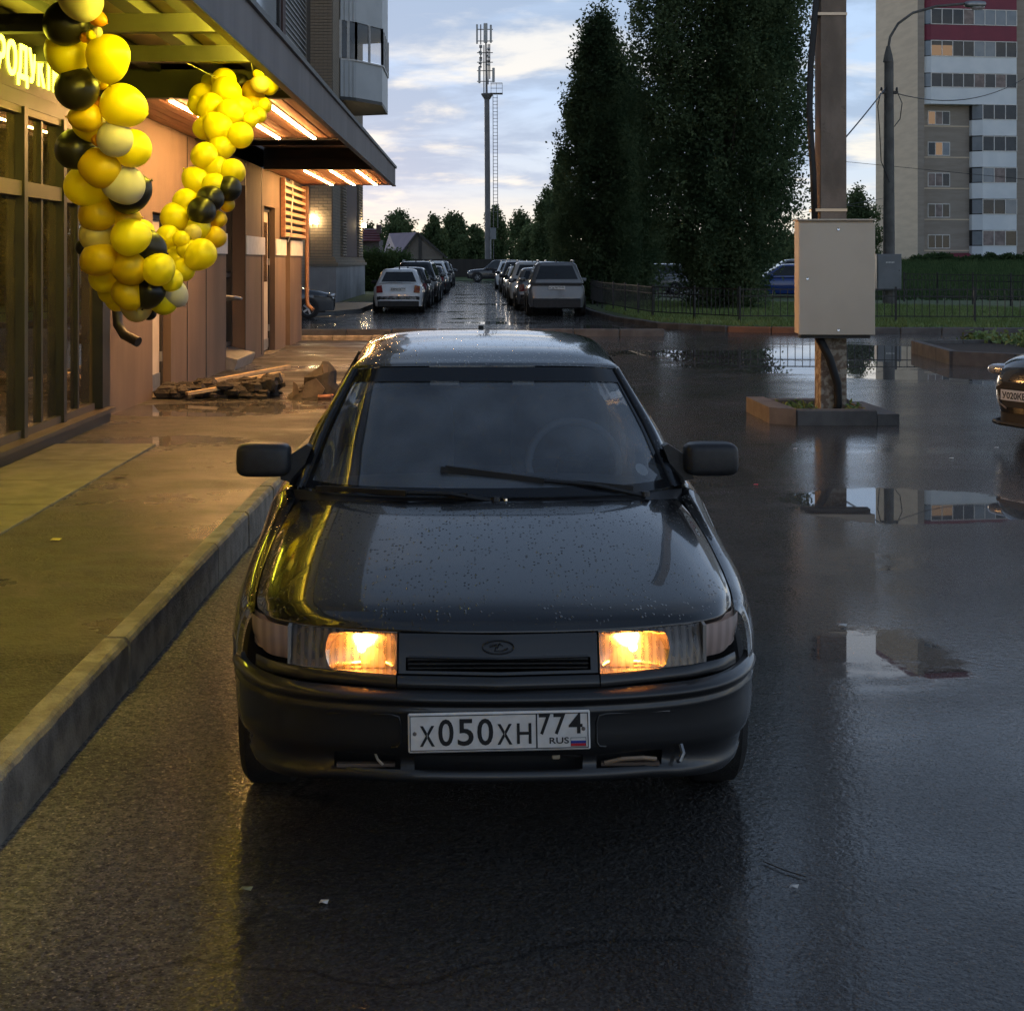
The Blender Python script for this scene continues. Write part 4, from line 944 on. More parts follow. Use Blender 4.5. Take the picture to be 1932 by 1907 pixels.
MB().bar((.0, -.4, rz + .05), (gx1 + .1, -.4, ez - .15), .08, .25).bar((0, -.4, rz + .05), (gx0 - .1, -.4, ez - .1), .08, .25).build('verge_board', m_frame, hs)
MB().box(.1, .45, -.08, -.01, -.3, rz - .2).build('flue', m_frame, hs)
th_ = thing('tiled_house', 'corner of a house with dark red tiled roof beside the brick block', 'house', ((690 - PX0) / F * 118, 118, .2))
tu = 118 / F; TZ = lambda py: CAMH - (py - PY0) / F * 118 - .2
MB().box((650 - 690) * tu, (714 - 690) * tu, .6, 6, -.3, TZ(452)).build('wall', M('house_wall_dark', (.10, .08, .08), rough=.8), th_)
m_tile = M('red_tile', (.16, .05, .055), (.12, .04, .045), 3, rough=.4)
ro = MB().add([((648 - 690) * tu, 0, TZ(455)), ((718 - 690) * tu, 0, TZ(455)), ((709 - 690) * tu, 3, TZ(430)), ((648 - 690) * tu, 3, TZ(430))], [(0, 1, 2, 3)]).build('roof', m_tile, th_)
for i in range(5):
    a = i / 5; z_ = lerp(TZ(455), TZ(430), a); y_ = lerp(0, 3, a); MB().tube([((648 - 690) * tu, y_, z_ + .03), (lerp(718, 709, a) * tu - 690 * tu, y_, z_ + .03)], .06, 6).build('tile_course', m_tile, ro)
MB().box((709 - 690) * tu, (718 - 690) * tu, .5, 1.2, TZ(440), TZ(424)).build('chimney', m_maroon, th_)
ob = MB().box(-160, 30, 134, 134.2, .2, 1.9).build('board_fence', M('dark_boards', (.05, .042, .036), (.035, .03, .027), .4, rough=.8, stretch=(6, 1, 1)))
tag(ob, 'long dark board fence closing the end of the lane behind the black off-roader', 'fence')

# ------------------------------------------------------------------ the black sedan in front
def paint_mat(name, col, drops=True, flake=0.0, rough=.25, dirt=.25, dirtc=(.06, .055, .05), coat=1.0):
    m, k, out = new_mat(name)
    g = k.n('ShaderNodeTexCoord').outputs['Object']
    n = k.noise(g, 6.0, 6, .65)
    b = pri(k, Roughness=rough, Coat_Weight=coat)
    k.set(b.inputs['Base Color'], k.mixc(k.rng(n, .4, .75, 0, dirt), col, dirtc))
    k.set(b.inputs['Coat Roughness'], k.rng(k.noise(g, 3.0, 5), .3, .7, .02, .07))
    if drops:
        sp_ = k.n('ShaderNodeSeparateXYZ'); nn = k.n('ShaderNodeNewGeometry'); k.set(sp_.inputs[0], nn.outputs['Normal'])
        up = k.rng(sp_.outputs[2], .55, .9)
        v = k.n('ShaderNodeTexVoronoi'); v.inputs['Scale'].default_value = 85; v.inputs['Randomness'].default_value = 1.0; k.set(v.inputs['Vector'], k.vm('MULTIPLY', g, (1, .85, 1)))
        cs_ = k.n('ShaderNodeSeparateColor'); k.set(cs_.inputs[0], v.outputs['Color'])
        dens = k.rng(k.noise(g, 2.3, 3), .28, .5, .35, 1.0)
        rad = k.m('MULTIPLY', k.rng(cs_.outputs[0], .35, 1.0, 0.0, .42), dens)
        h = k.rng(k.m('SUBTRACT', rad, v.outputs['Distance']), 0.0, .22)
        h = k.m('MULTIPLY', h, up)
        bn = k.n('ShaderNodeBump'); bn.inputs['Strength'].default_value = .9; bn.inputs['Distance'].default_value = .004; k.set(bn.inputs['Height'], h)
        k.set(b.inputs['Coat Normal'], bn); k.set(b.inputs['Normal'], bn)
    k.set(out.inputs[0], b); return m
m_paint = paint_mat('black_paint', (.004, .0045, .0055), dirt=.12, dirtc=(.035, .032, .03))
m_paintd = paint_mat('bumper_black', (.008, .008, .009), drops=False, rough=.5, dirt=.3, dirtc=(.010, .009, .009), coat=.75)
m_wind = glass_mat('windscreen', (.55, .59, .62), refl=1.0, ior=1.6, dust=(.30, .33, .36), dust_haze_f=.26, base=.06)  # bluish dust film also carries a painted haze of reflected sky
m_sglass = glass_mat('side_glass', (.20, .22, .22), dust=(.1, .1, .1), dust_haze_f=.05)
m_seat = M('seat_fabric', (.12, .115, .11), (.16, .155, .15), 8, rough=.9)
# head lamp optics
m_refl = M('lamp_reflector', (.90, .80, .66), rough=.16, metal=1)
m_bulb = EM('bulb_light', (1.0, .36, .05), 105)
def lens_mat(name, tint, glow, ribs=260.0, dif=(.14, .36), dcol=(.5, .45, .42), share=.4):
    m, k, out = new_mat(name)
    g = k.n('ShaderNodeTexCoord').outputs['Object']
    w = k.n('ShaderNodeTexWave'); w.bands_direction = 'X'; w.inputs['Scale'].default_value = ribs / 6.28 * .32; w.inputs['Distortion'].default_value = 0.4; k.set(w.inputs['Vector'], g)
    bn = k.n('ShaderNodeBump'); bn.inputs['Strength'].default_value = .6; bn.inputs['Distance'].default_value = .004; k.set(bn.inputs['Height'], w.outputs[0])
    tr = k.n('ShaderNodeBsdfTransparent'); k.set(tr.inputs[0], k.mixc(w.outputs[0], tuple(c * .72 for c in tint), tint))
    tl = k.n('ShaderNodeBsdfTranslucent'); tl.inputs[0].default_value = (*glow, 1); k.set(tl.inputs['Normal'], bn)
    df = k.n('ShaderNodeBsdfDiffuse'); df.inputs[0].default_value = (*dcol, 1)
    m0 = k.n('ShaderNodeMixShader'); m0.inputs[0].default_value = share; k.set(m0.inputs[1], tl); k.set(m0.inputs[2], df)
    gl = k.n('ShaderNodeBsdfGlossy'); gl.inputs['Roughness'].default_value = .05; k.set(gl.inputs['Normal'], bn)
    m1 = k.n('ShaderNodeMixShader'); k.set(m1.inputs[0], k.rng(w.outputs[0], 0, 1, dif[0], dif[1])); k.set(m1.inputs[1], tr); k.set(m1.inputs[2], m0.outputs[0])
    fr = schlick(k, .05)
    m2 = k.n('ShaderNodeMixShader'); k.set(m2.inputs[0], fr); k.set(m2.inputs[1], m1.outputs[0]); k.set(m2.inputs[2], gl)
    k.set(out.inputs[0], m2.outputs[0]); return m
m_lens = lens_mat('headlamp_lens', (.95, .93, .90), (.95, .85, .7), 260.0, (.22, .46), (.55, .48, .43), .5)
m_ind = lens_mat('indicator_lens', (.85, .75, .7), (.8, .62, .5), 200, (.6, .8), (.70, .54, .48), .85)

car = thing('sedan_car', 'black wet sedan facing the camera with both headlamps lit', 'car', (.063, 4.17, 0), R(.85))
def K(mb, name, mat, parent=car, **kw): return mb.build(name, mat, parent, **kw)
HOOD = [[(0, .10, .672), (.3, .125, .671), (.55, .20, .670), (.68, .29, .669), (.745, .42, .668)],
        [(0, .135, .704), (.3, .16, .702), (.56, .24, .696), (.695, .345, .688), (.754, .47, .682)],
        [(0, .22, .738), (.3, .245, .735), (.565, .315, .724), (.705, .42, .711), (.760, .54, .697)],
        [(0, .42, .786), (.3, .44, .782), (.57, .50, .768), (.71, .60, .750), (.764, .70, .728)],
        [(0, .68, .840), (.3, .70, .836), (.56, .76, .822), (.695, .85, .803), (.757, .94, .780)],
        [(0, .90, .878), (.3, .92, .875), (.54, .99, .864), (.665, 1.09, .850), (.735, 1.17, .833)],
        [(0, 1.05, .898), (.3, 1.075, .895), (.52, 1.14, .887), (.64, 1.22, .877), (.706, 1.30, .866)]]
hp = patch(sym(HOOD), 40, 56)
hood = MB(); hood.grid(hp)
fl = [[p + Vector((0, .012 * t, -.016 * t)) for p in hp[0]] for t in (0, 1)]; hood.grid(fl)      # folded front lip
K(hood, 'bonnet', m_paint, smooth=True, weld=True)
# front wings + sides as lofts with wheel arch cut-outs
TOPE = [(.40, .750, .664), (.47, .758, .680), (.54, .764, .695), (.70, .768, .726), (.94, .761, .778), (1.17, .739, .831), (1.30, .722, .866), (1.45, .748, .893), (1.8, .765, .910), (2.5, .772, .925), (3.2, .768, .94), (3.7, .745, .95), (4.0, .71, .95), (4.2, .63, .93)]
SIDE = [(.40, .795), (.47, .822), (.54, .842), (.7, .858), (.85, .862), (1.2, .85), (2.4, .842), (3.3, .842), (3.8, .82), (4.05, .77), (4.2, .67)]
def sec(y, zb):
    xt, zt = interp(y, [(a, b_) for a, b_, c_ in TOPE]), interp(y, [(a, c_) for a, b_, c_ in TOPE]); xs = interp(y, SIDE); row = []
    for t in (0, .12, .25, .4, .6, .8, 1.0):
        a = t * math.pi / 2; row.append((xt + .003 + (xs - xt - .003) * math.sin(a) ** .9, y, zt - .15 * (1 - math.cos(a))))
    z_s = zt - .15
    for t in (.25, .5, .75, 1.0):
        z_ = lerp(z_s, zb, t); tuck = .0 if z_ > .42 else (.42 - z_) * .22; row.append((xs - tuck, y, z_))
    return row
def archz(y, base):
    z_ = base
    for yc in (.80, 3.29):
        d = abs(y - yc)
        if d < .335: z_ = max(z_, .285 + math.sqrt(.335 ** 2 - d * d))
    return z_
def loft(ys, base): return [sec(y, min(archz(y, base(y)), interp(y, [(a, c_) for a, b_, c_ in TOPE]) - .155)) for y in ys]
wing_y = [.40, .42, .44, .465] + [.80 - .335 * math.cos(math.pi * i / 18) for i in range(19)] + [1.15, 1.2, 1.26, 1.30, 1.36, 1.42]
for sx in (1, -1):
    g_ = loft(wing_y, lambda y: .53 if y < .47 else .22); g_ = [[(x * sx, y, z) for x, y, z in r] for r in g_]
    K(MB().grid(g_), 'front_wing', m_paint, smooth=True)
    dy = [1.43 + i * .08 for i in range(14)]; g2 = [[(x * sx, y, z) for x, y, z in r] for r in loft(dy, lambda y: .22)]
    d1 = K(MB().grid(g2), 'door', m_paint, smooth=True)
    dy = [2.49 + i * .05 for i in range(14)]; g2 = [[(x * sx, y, z) for x, y, z in r] for r in loft(dy, lambda y: .22)]
    d2 = K(MB().grid(g2), 'door', m_paint, smooth=True)
    for d_, yy in ((d1, 2.32), (d2, 3.02)): K(MB().bevbox(sx * .848 - .012, sx * .848 + .012, yy - .09, yy + .07, .775, .80, .006), 'handle', m_plastic, d_)
    dy = [3.16] + [3.29 - .335 * math.cos(math.pi * i / 18) for i in range(8, 19)] + [3.7, 3.85, 4.0, 4.1, 4.2]
    g2 = [[(x * sx, y, z) for x, y, z in r] for r in loft(dy, lambda y: .25)]; K(MB().grid(g2), 'rear_wing', m_paint, smooth=True)
# roof, pillars, screens
ROOF = [[(0, 1.745, 1.334), (0.246, 1.755, 1.333), (0.424, 1.795, 1.327), (0.527, 1.865, 1.314), (0.554, 1.90, 1.308)],
        [(0, 1.80, 1.353), (0.246, 1.81, 1.351), (0.424, 1.845, 1.344), (0.532, 1.90, 1.328), (0.562, 1.94, 1.315)],
        [(0, 2.0, 1.395), (0.235, 2.005, 1.393), (0.409, 2.02, 1.382), (0.512, 2.05, 1.358), (0.552, 2.08, 1.325)],
        [(0, 2.45, 1.428), (0.235, 2.45, 1.425), (0.414, 2.45, 1.412), (0.517, 2.45, 1.387), (0.564, 2.45, 1.335)],
        [(0, 2.9, 1.427), (0.235, 2.9, 1.424), (0.414, 2.9, 1.410), (0.517, 2.9, 1.382), (0.564, 2.9, 1.33)],
        [(0, 3.25, 1.375), (0.226, 3.25, 1.372), (0.395, 3.24, 1.36), (0.498, 3.22, 1.335), (0.545, 3.2, 1.29)]]
K(MB().grid(patch(sym(ROOF), 36, 44)), 'roof', m_paint, smooth=True)
K(MB().box(-.012, .012, 2.9, 2.96, 1.42, 1.445), 'aerial', m_black)
WS = [[(0, 1.085, .905), (.3, 1.115, .904), (.55, 1.21, .902), (.695, 1.365, .90)],
      [(0, 1.25, 1.015), (.285, 1.275, 1.014), (.52, 1.36, 1.010), (.662, 1.495, 1.003)],
      [(0, 1.42, 1.125), (.27, 1.44, 1.124), (.487, 1.515, 1.119), (.625, 1.63, 1.110)],
      [(0, 1.735, 1.326), (.25, 1.747, 1.325), (.43, 1.79, 1.319), (.532, 1.862, 1.307)]]
ws = patch(sym(WS), 26, 40)
K(MB().grid(ws), 'windscreen', m_wind, smooth=True)
# black ceramic band round the screen edge
bandm = MB()
nr_, nc_ = len(ws), len(ws[0])
lift = lambda p: p + Vector((0, -.003, .0035))
bandm.grid([[lift(p) for p in r] for r in ws[:3]]); bandm.grid([[lift(p) for p in r] for r in ws[-3:]])
bandm.grid([[lift(p) for p in r[:2]] for r in ws[2:-2]]); bandm.grid([[lift(p) for p in r[-2:]] for r in ws[2:-2]])
K(bandm, 'screen_band', M('ceramic_band', (.012, .013, .015), rough=.12), smooth=True)
AP = [[(.700, 1.365, .900), (.735, 1.385, .905), (.766, 1.44, .898)],
      [(.666, 1.495, 1.003), (.695, 1.515, 1.008), (.722, 1.58, 1.000)],
      [(.629, 1.63, 1.111), (.656, 1.65, 1.116), (.681, 1.72, 1.105)],
      [(.536, 1.862, 1.309), (.556, 1.885, 1.315), (.562, 1.96, 1.306)]]
for sx in (1, -1):
    pg = [[Vector((p.x * sx, p.y, p.z)) for p in r] for r in patch(AP, 18, 10)]
    K(MB().grid(pg), 'pillar', m_paint, smooth=True)
    K(MB().tube([(sx * .700, 1.362, .902), (sx * .664, 1.495, 1.006), (sx * .627, 1.628, 1.114), (sx * .534, 1.86, 1.312)], .008, 6), 'pillar_seal', m_black)
    sw_ = [[(.760, 1.46, .90), (.757, 2.0, .918), (.757, 2.6, .928), (.752, 3.25, .94), (.74, 3.6, .95)], [(.677, 1.74, 1.10), (.672, 2.05, 1.13), (.672, 2.6, 1.14), (.665, 3.15, 1.13), (.655, 3.45, 1.10)], [(.563, 1.98, 1.308), (.558, 2.25, 1.335), (.56, 2.6, 1.34), (.555, 3.0, 1.32), (.545, 3.2, 1.29)]]
    K(MB().grid([[Vector((p.x * sx, p.y, p.z)) for p in r] for r in patch(sw_, 10, 20)]), 'side_window', m_sglass, smooth=True)
    for yy in (2.42,): K(MB().tube([(sx * .745, yy, .92), (sx * .66, yy + .02, 1.14), (sx * .548, yy + .05, 1.34)], .022, 6), 'door_pillar', m_black)
    K(MB().grid([[Vector((x * sx, y, z)) for x, y, z in r] for r in [[(.74, 3.58, .95), (.70, 3.95, .95)], [(.655, 3.44, 1.10), (.60, 3.65, 1.1)], [(.545, 3.19, 1.29), (.50, 3.25, 1.31)]]]), 'rear_pillar', m_paint, smooth=True)
K(MB().grid(patch(sym([[(0, 3.27, 1.37), (.3, 3.26, 1.365), (.53, 3.24, 1.32)], [(0, 3.75, 1.02), (.35, 3.72, 1.02), (.66, 3.62, 1.02)]]), 8, 20)), 'rear_screen', m_sglass, smooth=True)
K(MB().grid(patch(sym([[(0, 3.74, 1.02), (.4, 3.71, 1.02), (.70, 3.62, .97)], [(0, 4.1, 1.03), (.4, 4.08, 1.02), (.68, 4.0, .96)], [(0, 4.22, .98), (.4, 4.2, .97), (.62, 4.14, .93)], [(0, 4.26, .6), (.4, 4.24, .6), (.64, 4.18, .6)], [(0, 4.2, .26), (.4, 4.18, .26), (.62, 4.1, .26)]]), 24, 20)), 'boot', m_paint, smooth=True)
# cowl between bonnet and screen
K(MB().grid(patch(sym([[(0, 1.03, .872), (.3, 1.05, .870), (.52, 1.11, .864), (.66, 1.22, .852), (.73, 1.32, .845)], [(0, 1.10, .902), (.3, 1.125, .901), (.55, 1.215, .898), (.67, 1.32, .895), (.74, 1.39, .89)]]), 6, 40)), 'cowl', m_plastic, smooth=True)

# wipers
def wiper(p0, p1, p2, name='wiper'):
    w = K(MB().tube([p0, Vector(p0).lerp(Vector(p1), .5) + Vector((0, -.012, .014)), p1], .009, 6), name, m_black)
    K(MB().bar(Vector(p1) + Vector((0, -.004, 0)), p2, .02, .02), 'blade', m_black, w)
    K(MB().lathe([(0, .02), (.016, .018), (.018, 0)], p0, 10), 'wiper_pivot', m_plastic, w); return w
wiper((.575, 1.19, .893), (.20, 1.165, .955), (-.16, 1.205, .996))
K(MB().bar((.53, 1.195, .920), (-.18, 1.20, .992), .012, .022), 'wiper_blade', m_black)
wiper((.02, 1.075, .893), (-.30, 1.105, .921), (-.64, 1.27, .912))
K(MB().bar((-.08, 1.075, .914), (-.62, 1.25, .915), .012, .022), 'wiper_blade', m_black)
K(MB().lathe([(0, .012), (.009, .010), (.010, 0)], (.055, 1.075, .895), 8), 'washer_jet', m_chrome)
# mirrors
for sx in (1, -1):
    mr = K(MB().superq((sx * .862, 1.46, .995), (.104, .062, .064), .42, 24, 14), 'mirror', m_plastic, smooth=True)
    K(MB().prism([(sx * .735, .90), (sx * .80, .915), (sx * .80, .985), (sx * .70, 1.05), (sx * .68, 1.04)], 'y', 1.47, 1.53), 'mirror_base', m_plastic, mr)
    K(MB().superq((sx * .862, 1.515, .995), (.09, .012, .052), .3, 16, 8), 'mirror_glass', m_chrome, mr, smooth=True)
# grille panel between the lamps, trim strip below
def front_y(x, z):
    base = interp(abs(x), [(0, .085), (.3, .11), (.45, .155), (.58, .205), (.68, .275), (.74, .36), (.775, .46)])
    return base - (.672 - z) * .38
xs_g = [-.290 + i * .58 / 28 for i in range(29)]; zs_g = [.562, .570, .605, .612, .64, .668]
slot = lambda i, j: i == 1 and abs((xs_g[j] + xs_g[j + 1]) / 2) < .262
gr = K(MB().grid([[(x, front_y(x, z) + (.004 if z > .66 else 0), z) for x in xs_g] for z in zs_g], skip=slot), 'grille_panel', m_paintd, smooth=30)
K(MB().box(-.265, .265, .115, .13, .565, .61), 'grille_recess', m_black, gr)
for i in range(3): K(MB().bar((-.262, front_y(-.26, .57) + .02, .574 + i * .013), (.262, front_y(.26, .57) + .02, .574 + i * .013), .02, .004), 'grille_bar', m_plastic, gr)
K(MB().tube([(-.262, front_y(.262, .605) - .001, .606), (0, front_y(0, .605) - .003, .606), (.262, front_y(.262, .605) - .001, .606)], .004, 6), 'grille_lip', m_paintd, gr)
em = K(MB().tube([(.046 * math.cos(t), front_y(0, .637 + .018 * math.sin(t)) - .002, .637 + .018 * math.sin(t)) for t in [i * 2 * math.pi / 28 for i in range(29)]], .0028, 6, cap=False), 'emblem', m_plastic, gr)
K(MB().tube([(-.026, front_y(0, .63) - .002, .640), (-.005, front_y(0, .63) - .002, .646), (-.010, front_y(0, .63) - .002, .626), (.012, front_y(0, .63) - .002, .626), (.028, front_y(0, .63) - .002, .634)], .0025, 6).tube([(-.004, front_y(0, .64) - .002, .632), (.004, front_y(0, .64) - .002, .648), (.014, front_y(0, .64) - .002, .640)], .0022, 6), 'emblem_boat', m_plastic, em)
xs_t = [-.738 + i * 1.476 / 60 for i in range(61)]
for a, c in ((0, 18), (18, 42), (42, 60)):
    sub = xs_t[a:c + 1]; sub = [sub[0] + .002] + sub[1:-1] + [sub[-1] - .002]
    K(MB().grid([[(x, front_y(x, z) + (.010 if z < .525 else (-.006 if z < .553 else .0)), z) for x in sub] for z in (.521, .527, .540, .552, .557)]), 'trim_strip', m_paintd, smooth=True)
# headlamps
def P3(x, z, d=0): return Vector((x, front_y(x, z) + d, z))
for sx in (1, -1):
    hl = thing if False else None
    xs = [.296 + (.622 - .296) * i / 22 for i in range(23)]
    lens = K(MB().grid([[(x * sx, front_y(x, z) + .002 - .008 * math.sin(math.pi * (z - .56) / .108), z) for x in xs] for z in [.560 + .107 * i / 10 for i in range(11)]]), 'headlight', m_lens, smooth=True)
    def shp(x): return lerp(.560, .605, max(0, (x - .70) / .058) ** 1.5) if x > .70 else .560
    xs2 = [.628 + (.758 - .628) * i / 12 for i in range(13)]
    ind = K(MB().grid([[(x * sx, front_y(x, .61) + .01 - .010 * math.sin(math.pi * t / 8) + (.61 - lerp(shp(x), .665, t / 8)) * .3, lerp(shp(x), .665, t / 8)) for x in xs2] for t in range(9)]), 'indicator', m_ind, smooth=True)
    # housings
    K(MB().grid([[Vector((x * sx, front_y(x, z) + .07, z)) for x in xs] for z in (.557, .668)]).grid([[Vector((x * sx, front_y(x, .557) + d, .557)) for x in xs] for d in (.006, .07)]).grid([[Vector((x * sx, front_y(x, .668) + d, .668)) for x in xs] for d in (.006, .07)]).add([P3(.297, .557, .005), P3(.297, .668, .005), P3(.297, .668, .08), P3(.297, .557, .08)] if sx > 0 else [Vector((-.297, p.y, p.z)) for p in (P3(.297, .557, .005), P3(.297, .668, .005), P3(.297, .668, .08), P3(.297, .557, .08))], [(0, 1, 2, 3)]), 'lamp_housing', M('lamp_housing', (.62, .52, .44), rough=.4) if 'lamp_housing' not in bpy.data.materials else bpy.data.materials['lamp_housing'], lens)
    K(MB().grid([[Vector((x * sx, front_y(x, .61) + .05, z)) for x in xs2] for z in (.56, .612, .665)]), 'indicator_reflector', m_refl if False else M('indicator_back', (.62, .46, .38), rough=.4, metal=.3), ind)
    # main reflector bowl with bulb
    cx_, cz_ = .402, .613
    bowl = MB(); P_ = []
    for i in range(9):
        t = i / 8; P_.append([(sx * (cx_ + .106 * t * math.cos(a)), front_y(cx_, cz_) + .064 - .05 * t * t, cz_ + max(-.051, min(.053, .106 * t * math.sin(a)))) for a in [j * 2 * math.pi / 28 for j in range(29)]])
    K(bowl.grid(P_), 'reflector', m_refl, lens, smooth=True)
    K(MB().superq((sx * (cx_ - .0), front_y(cx_, cz_) + .028, cz_ + .002), (.013, .013, .013), 1, 10, 8), 'bulb', m_bulb, lens, smooth=True)
    # unlit high-beam bowl
    cx2 = .553; P_ = []
    for i in range(7):
        t = i / 6; P_.append([(sx * (cx2 + .055 * t * math.cos(a)), front_y(cx2, cz_) + .06 - .03 * t * t, cz_ + .046 * t * math.sin(a)) for a in [j * 2 * math.pi / 24 for j in range(25)]])
    K(MB().grid(P_), 'high_beam_reflector', M('dark_reflector', (.25, .24, .23), rough=.2, metal=.9) if 'dark_reflector' not in bpy.data.materials else bpy.data.materials['dark_reflector'], lens, smooth=True)
    K(MB().superq((sx * cx2, front_y(cx2, cz_) + .03, cz_), (.022, .018, .022), 1, 14, 10), 'clear_bulb', glass_mat('clear_bulb', (.8, .8, .8)) if 'clear_bulb' not in bpy.data.materials else bpy.data.materials['clear_bulb'], lens, smooth=True)
    K(MB().box(sx * .622 - .004, sx * .622 + .006, front_y(.625, .61) - .02, front_y(.625, .61) + .05, .557, .668), 'lamp_divider', M('divider_grey', (.3, .28, .26), rough=.5) if 'divider_grey' not in bpy.data.materials else bpy.data.materials['divider_grey'], lens)
# bumper
PLAN = [(0, 0.0), (.15, .004), (.3, .016), (.45, .045), (.57, .085), (.66, .14), (.73, .215), (.785, .31), (.818, .40), (.833, .462)]
def plan_pts(n):
    v_ = [Vector((a, b_, 0)) for a, b_ in PLAN]; return [cr(v_, i / (n - 1)) for i in range(n)]
pl_half = plan_pts(34)
PROF = [(.522, .040), (.516, .020), (.508, .004), (.499, .0), (.491, .004), (.484, .013), (.474, .014), (.467, .008), (.458, .010), (.44, .013), (.40, .013), (.365, .014), (.345, .018), (.335, .026), (.292, .03), (.286, .022), (.268, .019), (.258, .024), (.25, .045)]
cols = [Vector((-p.x, p.y, 0)) for p in pl_half[:0:-1]] + list(pl_half)
nrm = []
for j, p in enumerate(cols):
    t = (cols[min(j + 1, len(cols) - 1)] - cols[max(j - 1, 0)]).normalized(); nrm.append(Vector((-t.y, t.x, 0)))   # inward (+y)
grid_ = []
for z, ins in PROF:
    row = []
    for p, n_ in zip(cols, nrm):
        dz = -.055 * max(0, (abs(p.x) - .45) / .37) ** 1.3 * max(0, (.45 - z) / .2) if z < .45 else -.012 * max(0, (abs(p.x) - .5) / .3) ** 2 * 0
        tuck = .05 * max(0, (.40 - z) / .15) ** 2 * max(0, (abs(p.x) - .55) / .27)
        q_ = p + n_ * (ins + tuck); row.append((q_.x, q_.y, z + dz))
    grid_.append(row)
def bskip(i, j):
    xm = (cols[j].x + cols[j + 1].x) / 2
    return i == 13 and abs(xm) < .50 and not (.262 < abs(xm) < .275)
bump = K(MB().grid(grid_, skip=bskip), 'bumper', m_paintd, smooth=True)
K(MB().grid([[(x, front_y(x, .3) + .10 if False else interp(abs(x), PLAN) + .12, z) for x in [-.6 + i * .1 for i in range(13)]] for z in (.25, .36)]), 'intake_back', m_black, bump)
for x in (-.266, .266): K(MB().box(x - .006, x + .006, .045, .13, .288, .34), 'intake_rib', m_plastic, bump)
K(MB().bevbox(.155, .178, .05, .07, .316, .338, .003), 'wire_connector', M('connector_cream', (.6, .5, .35), rough=.5), bump)
K(MB().tube([(.02, .08, .325), (.1, .06, .328), (.16, .06, .327), (.24, .06, .321)], .004, 6), 'loose_wire', m_frame, bump)
K(MB().tube([(.31, .07, .30), (.36, .06, .314), (.42, .06, .317), (.46, .07, .31)], .006, 6), 'hose', M('hose_tan', (.38, .27, .18), rough=.5), bump)
K(MB().tube([(-.36, .07, .335), (-.35, .06, .315), (-.335, .06, .30)], .004, 6), 'loose_wire', M('wire_pale', (.5, .42, .32), rough=.5), bump)
K(MB().box(.30, .47, .07, .09, .29, .30).box(-.47, -.30, .07, .09, .29, .30), 'bracket', M('bracket_brown', (.14, .1, .075), rough=.6), bump)
K(MB().tube([(.535, .09, .345), (.54, .075, .325), (.53, .07, .305), (.525, .08, .30)], .007, 6), 'tow_eye', m_steel, bump)
for sx in (1, -1):      # raised outline of the blank fog-lamp panel
    path = [(.50, .448), (.31, .455), (.288, .45), (.282, .43), (.282, .375), (.29, .362), (.31, .36)]
    K(MB().tube([(sx * x, interp(x, PLAN) + .010, z) for x, z in path], .0035, 6), 'fog_panel_edge', m_paintd, bump, smooth=True)
# number plate
def plate(parent, s=1.0, chars=None, loc=(0, 0, 0), rot=(0, 0, 0), detail=True, region='774', body='', mat=None):
    p = link(MB().bevbox(-.26, .26, -.003, .006, -.056, .056, .004).mesh('number_plate', mat or m_plate), 'number_plate', parent, loc, rot, (s, s, s))
    mmx = lambda a: -.26 + a / 1000
    if detail:
        fr_ = MB()
        t = .0022
        for (a, c, d, e) in ((-.2545, .2545, .0475, .0475 + t), (-.2545, .2545, -.0475 - t, -.0475), (-.2545, -.2545 + t, -.0475, .0475), (.2545 - t, .2545, -.0475, .0475), (.105, .109, -.0475, .0475)): fr_.box(a, c, -.0045, -.0031, d, e)
        link(fr_.mesh('border', m_ptext), 'border', p)
        for ch, a, c, d, e in chars: link(text_mesh(ch, a, c, d, e, -.0031, .0015, m_ptext, 'character', .012), 'character', p)
        for mt, d, e in ((m_plate, -.029, -.022), (m_blue, -.0365, -.0295), (m_red, -.044, -.037)): link(MB().box(.2045, .2465, -.0042, -.0031, d, e).mesh('flag_stripe', mt), 'flag_stripe', p)
        fb = MB()
        for (a, c, d, e) in ((.2035, .2475, -.0215, -.0205), (.2035, .2475, -.0455, -.0445), (.2035, .2045, -.0445, -.0215), (.2465, .2475, -.0445, -.0215)): fb.box(a, c, -.0043, -.0031, d, e)
        link(fb.mesh('flag_border', m_ptext), 'flag_border', p)
        for x, z in ((-.241, -.001), (.2405, .0035)): link(MB().lathe([(0, -.006), (.0045, -.0055), (.006, -.003)], (x, 0, z), 10, 'y').mesh('plate_screw', m_rs), 'plate_screw', p)
    else:
        link(text_mesh(body, -.235, .10, -.036, .036, -.0031, .0015, m_ptext, 'character', .02), 'character', p)
        link(text_mesh(region, .12, .24, -.008, .04, -.0031, .0015, m_ptext, 'character', .02), 'character', p)
        link(MB().box(.105, .109, -.0045, -.0031, -.05, .05).mesh('border', m_ptext), 'border', p)
    return p
CH = [('Х', -.2265, -.184, -.037, .021), ('0', -.1735, -.130, -.037, .0385), ('5', -.1185, -.073, -.037, .0385), ('0', -.0625, -.017, -.037, .0385), ('Х', -.0055, .037, -.036, .022), ('Н', .0505, .092, -.035, .023),
      ('7', .114, .147, -.011, .048), ('7', .1555, .190, -.011, .048), ('4', .1985, .238, -.009, .048), ('RUS', .143, .1985, -.0365, -.019)]
plate(car, 1.0, CH, (.0, -.012, .418), (R(-2), R(-1.0), R(0)))
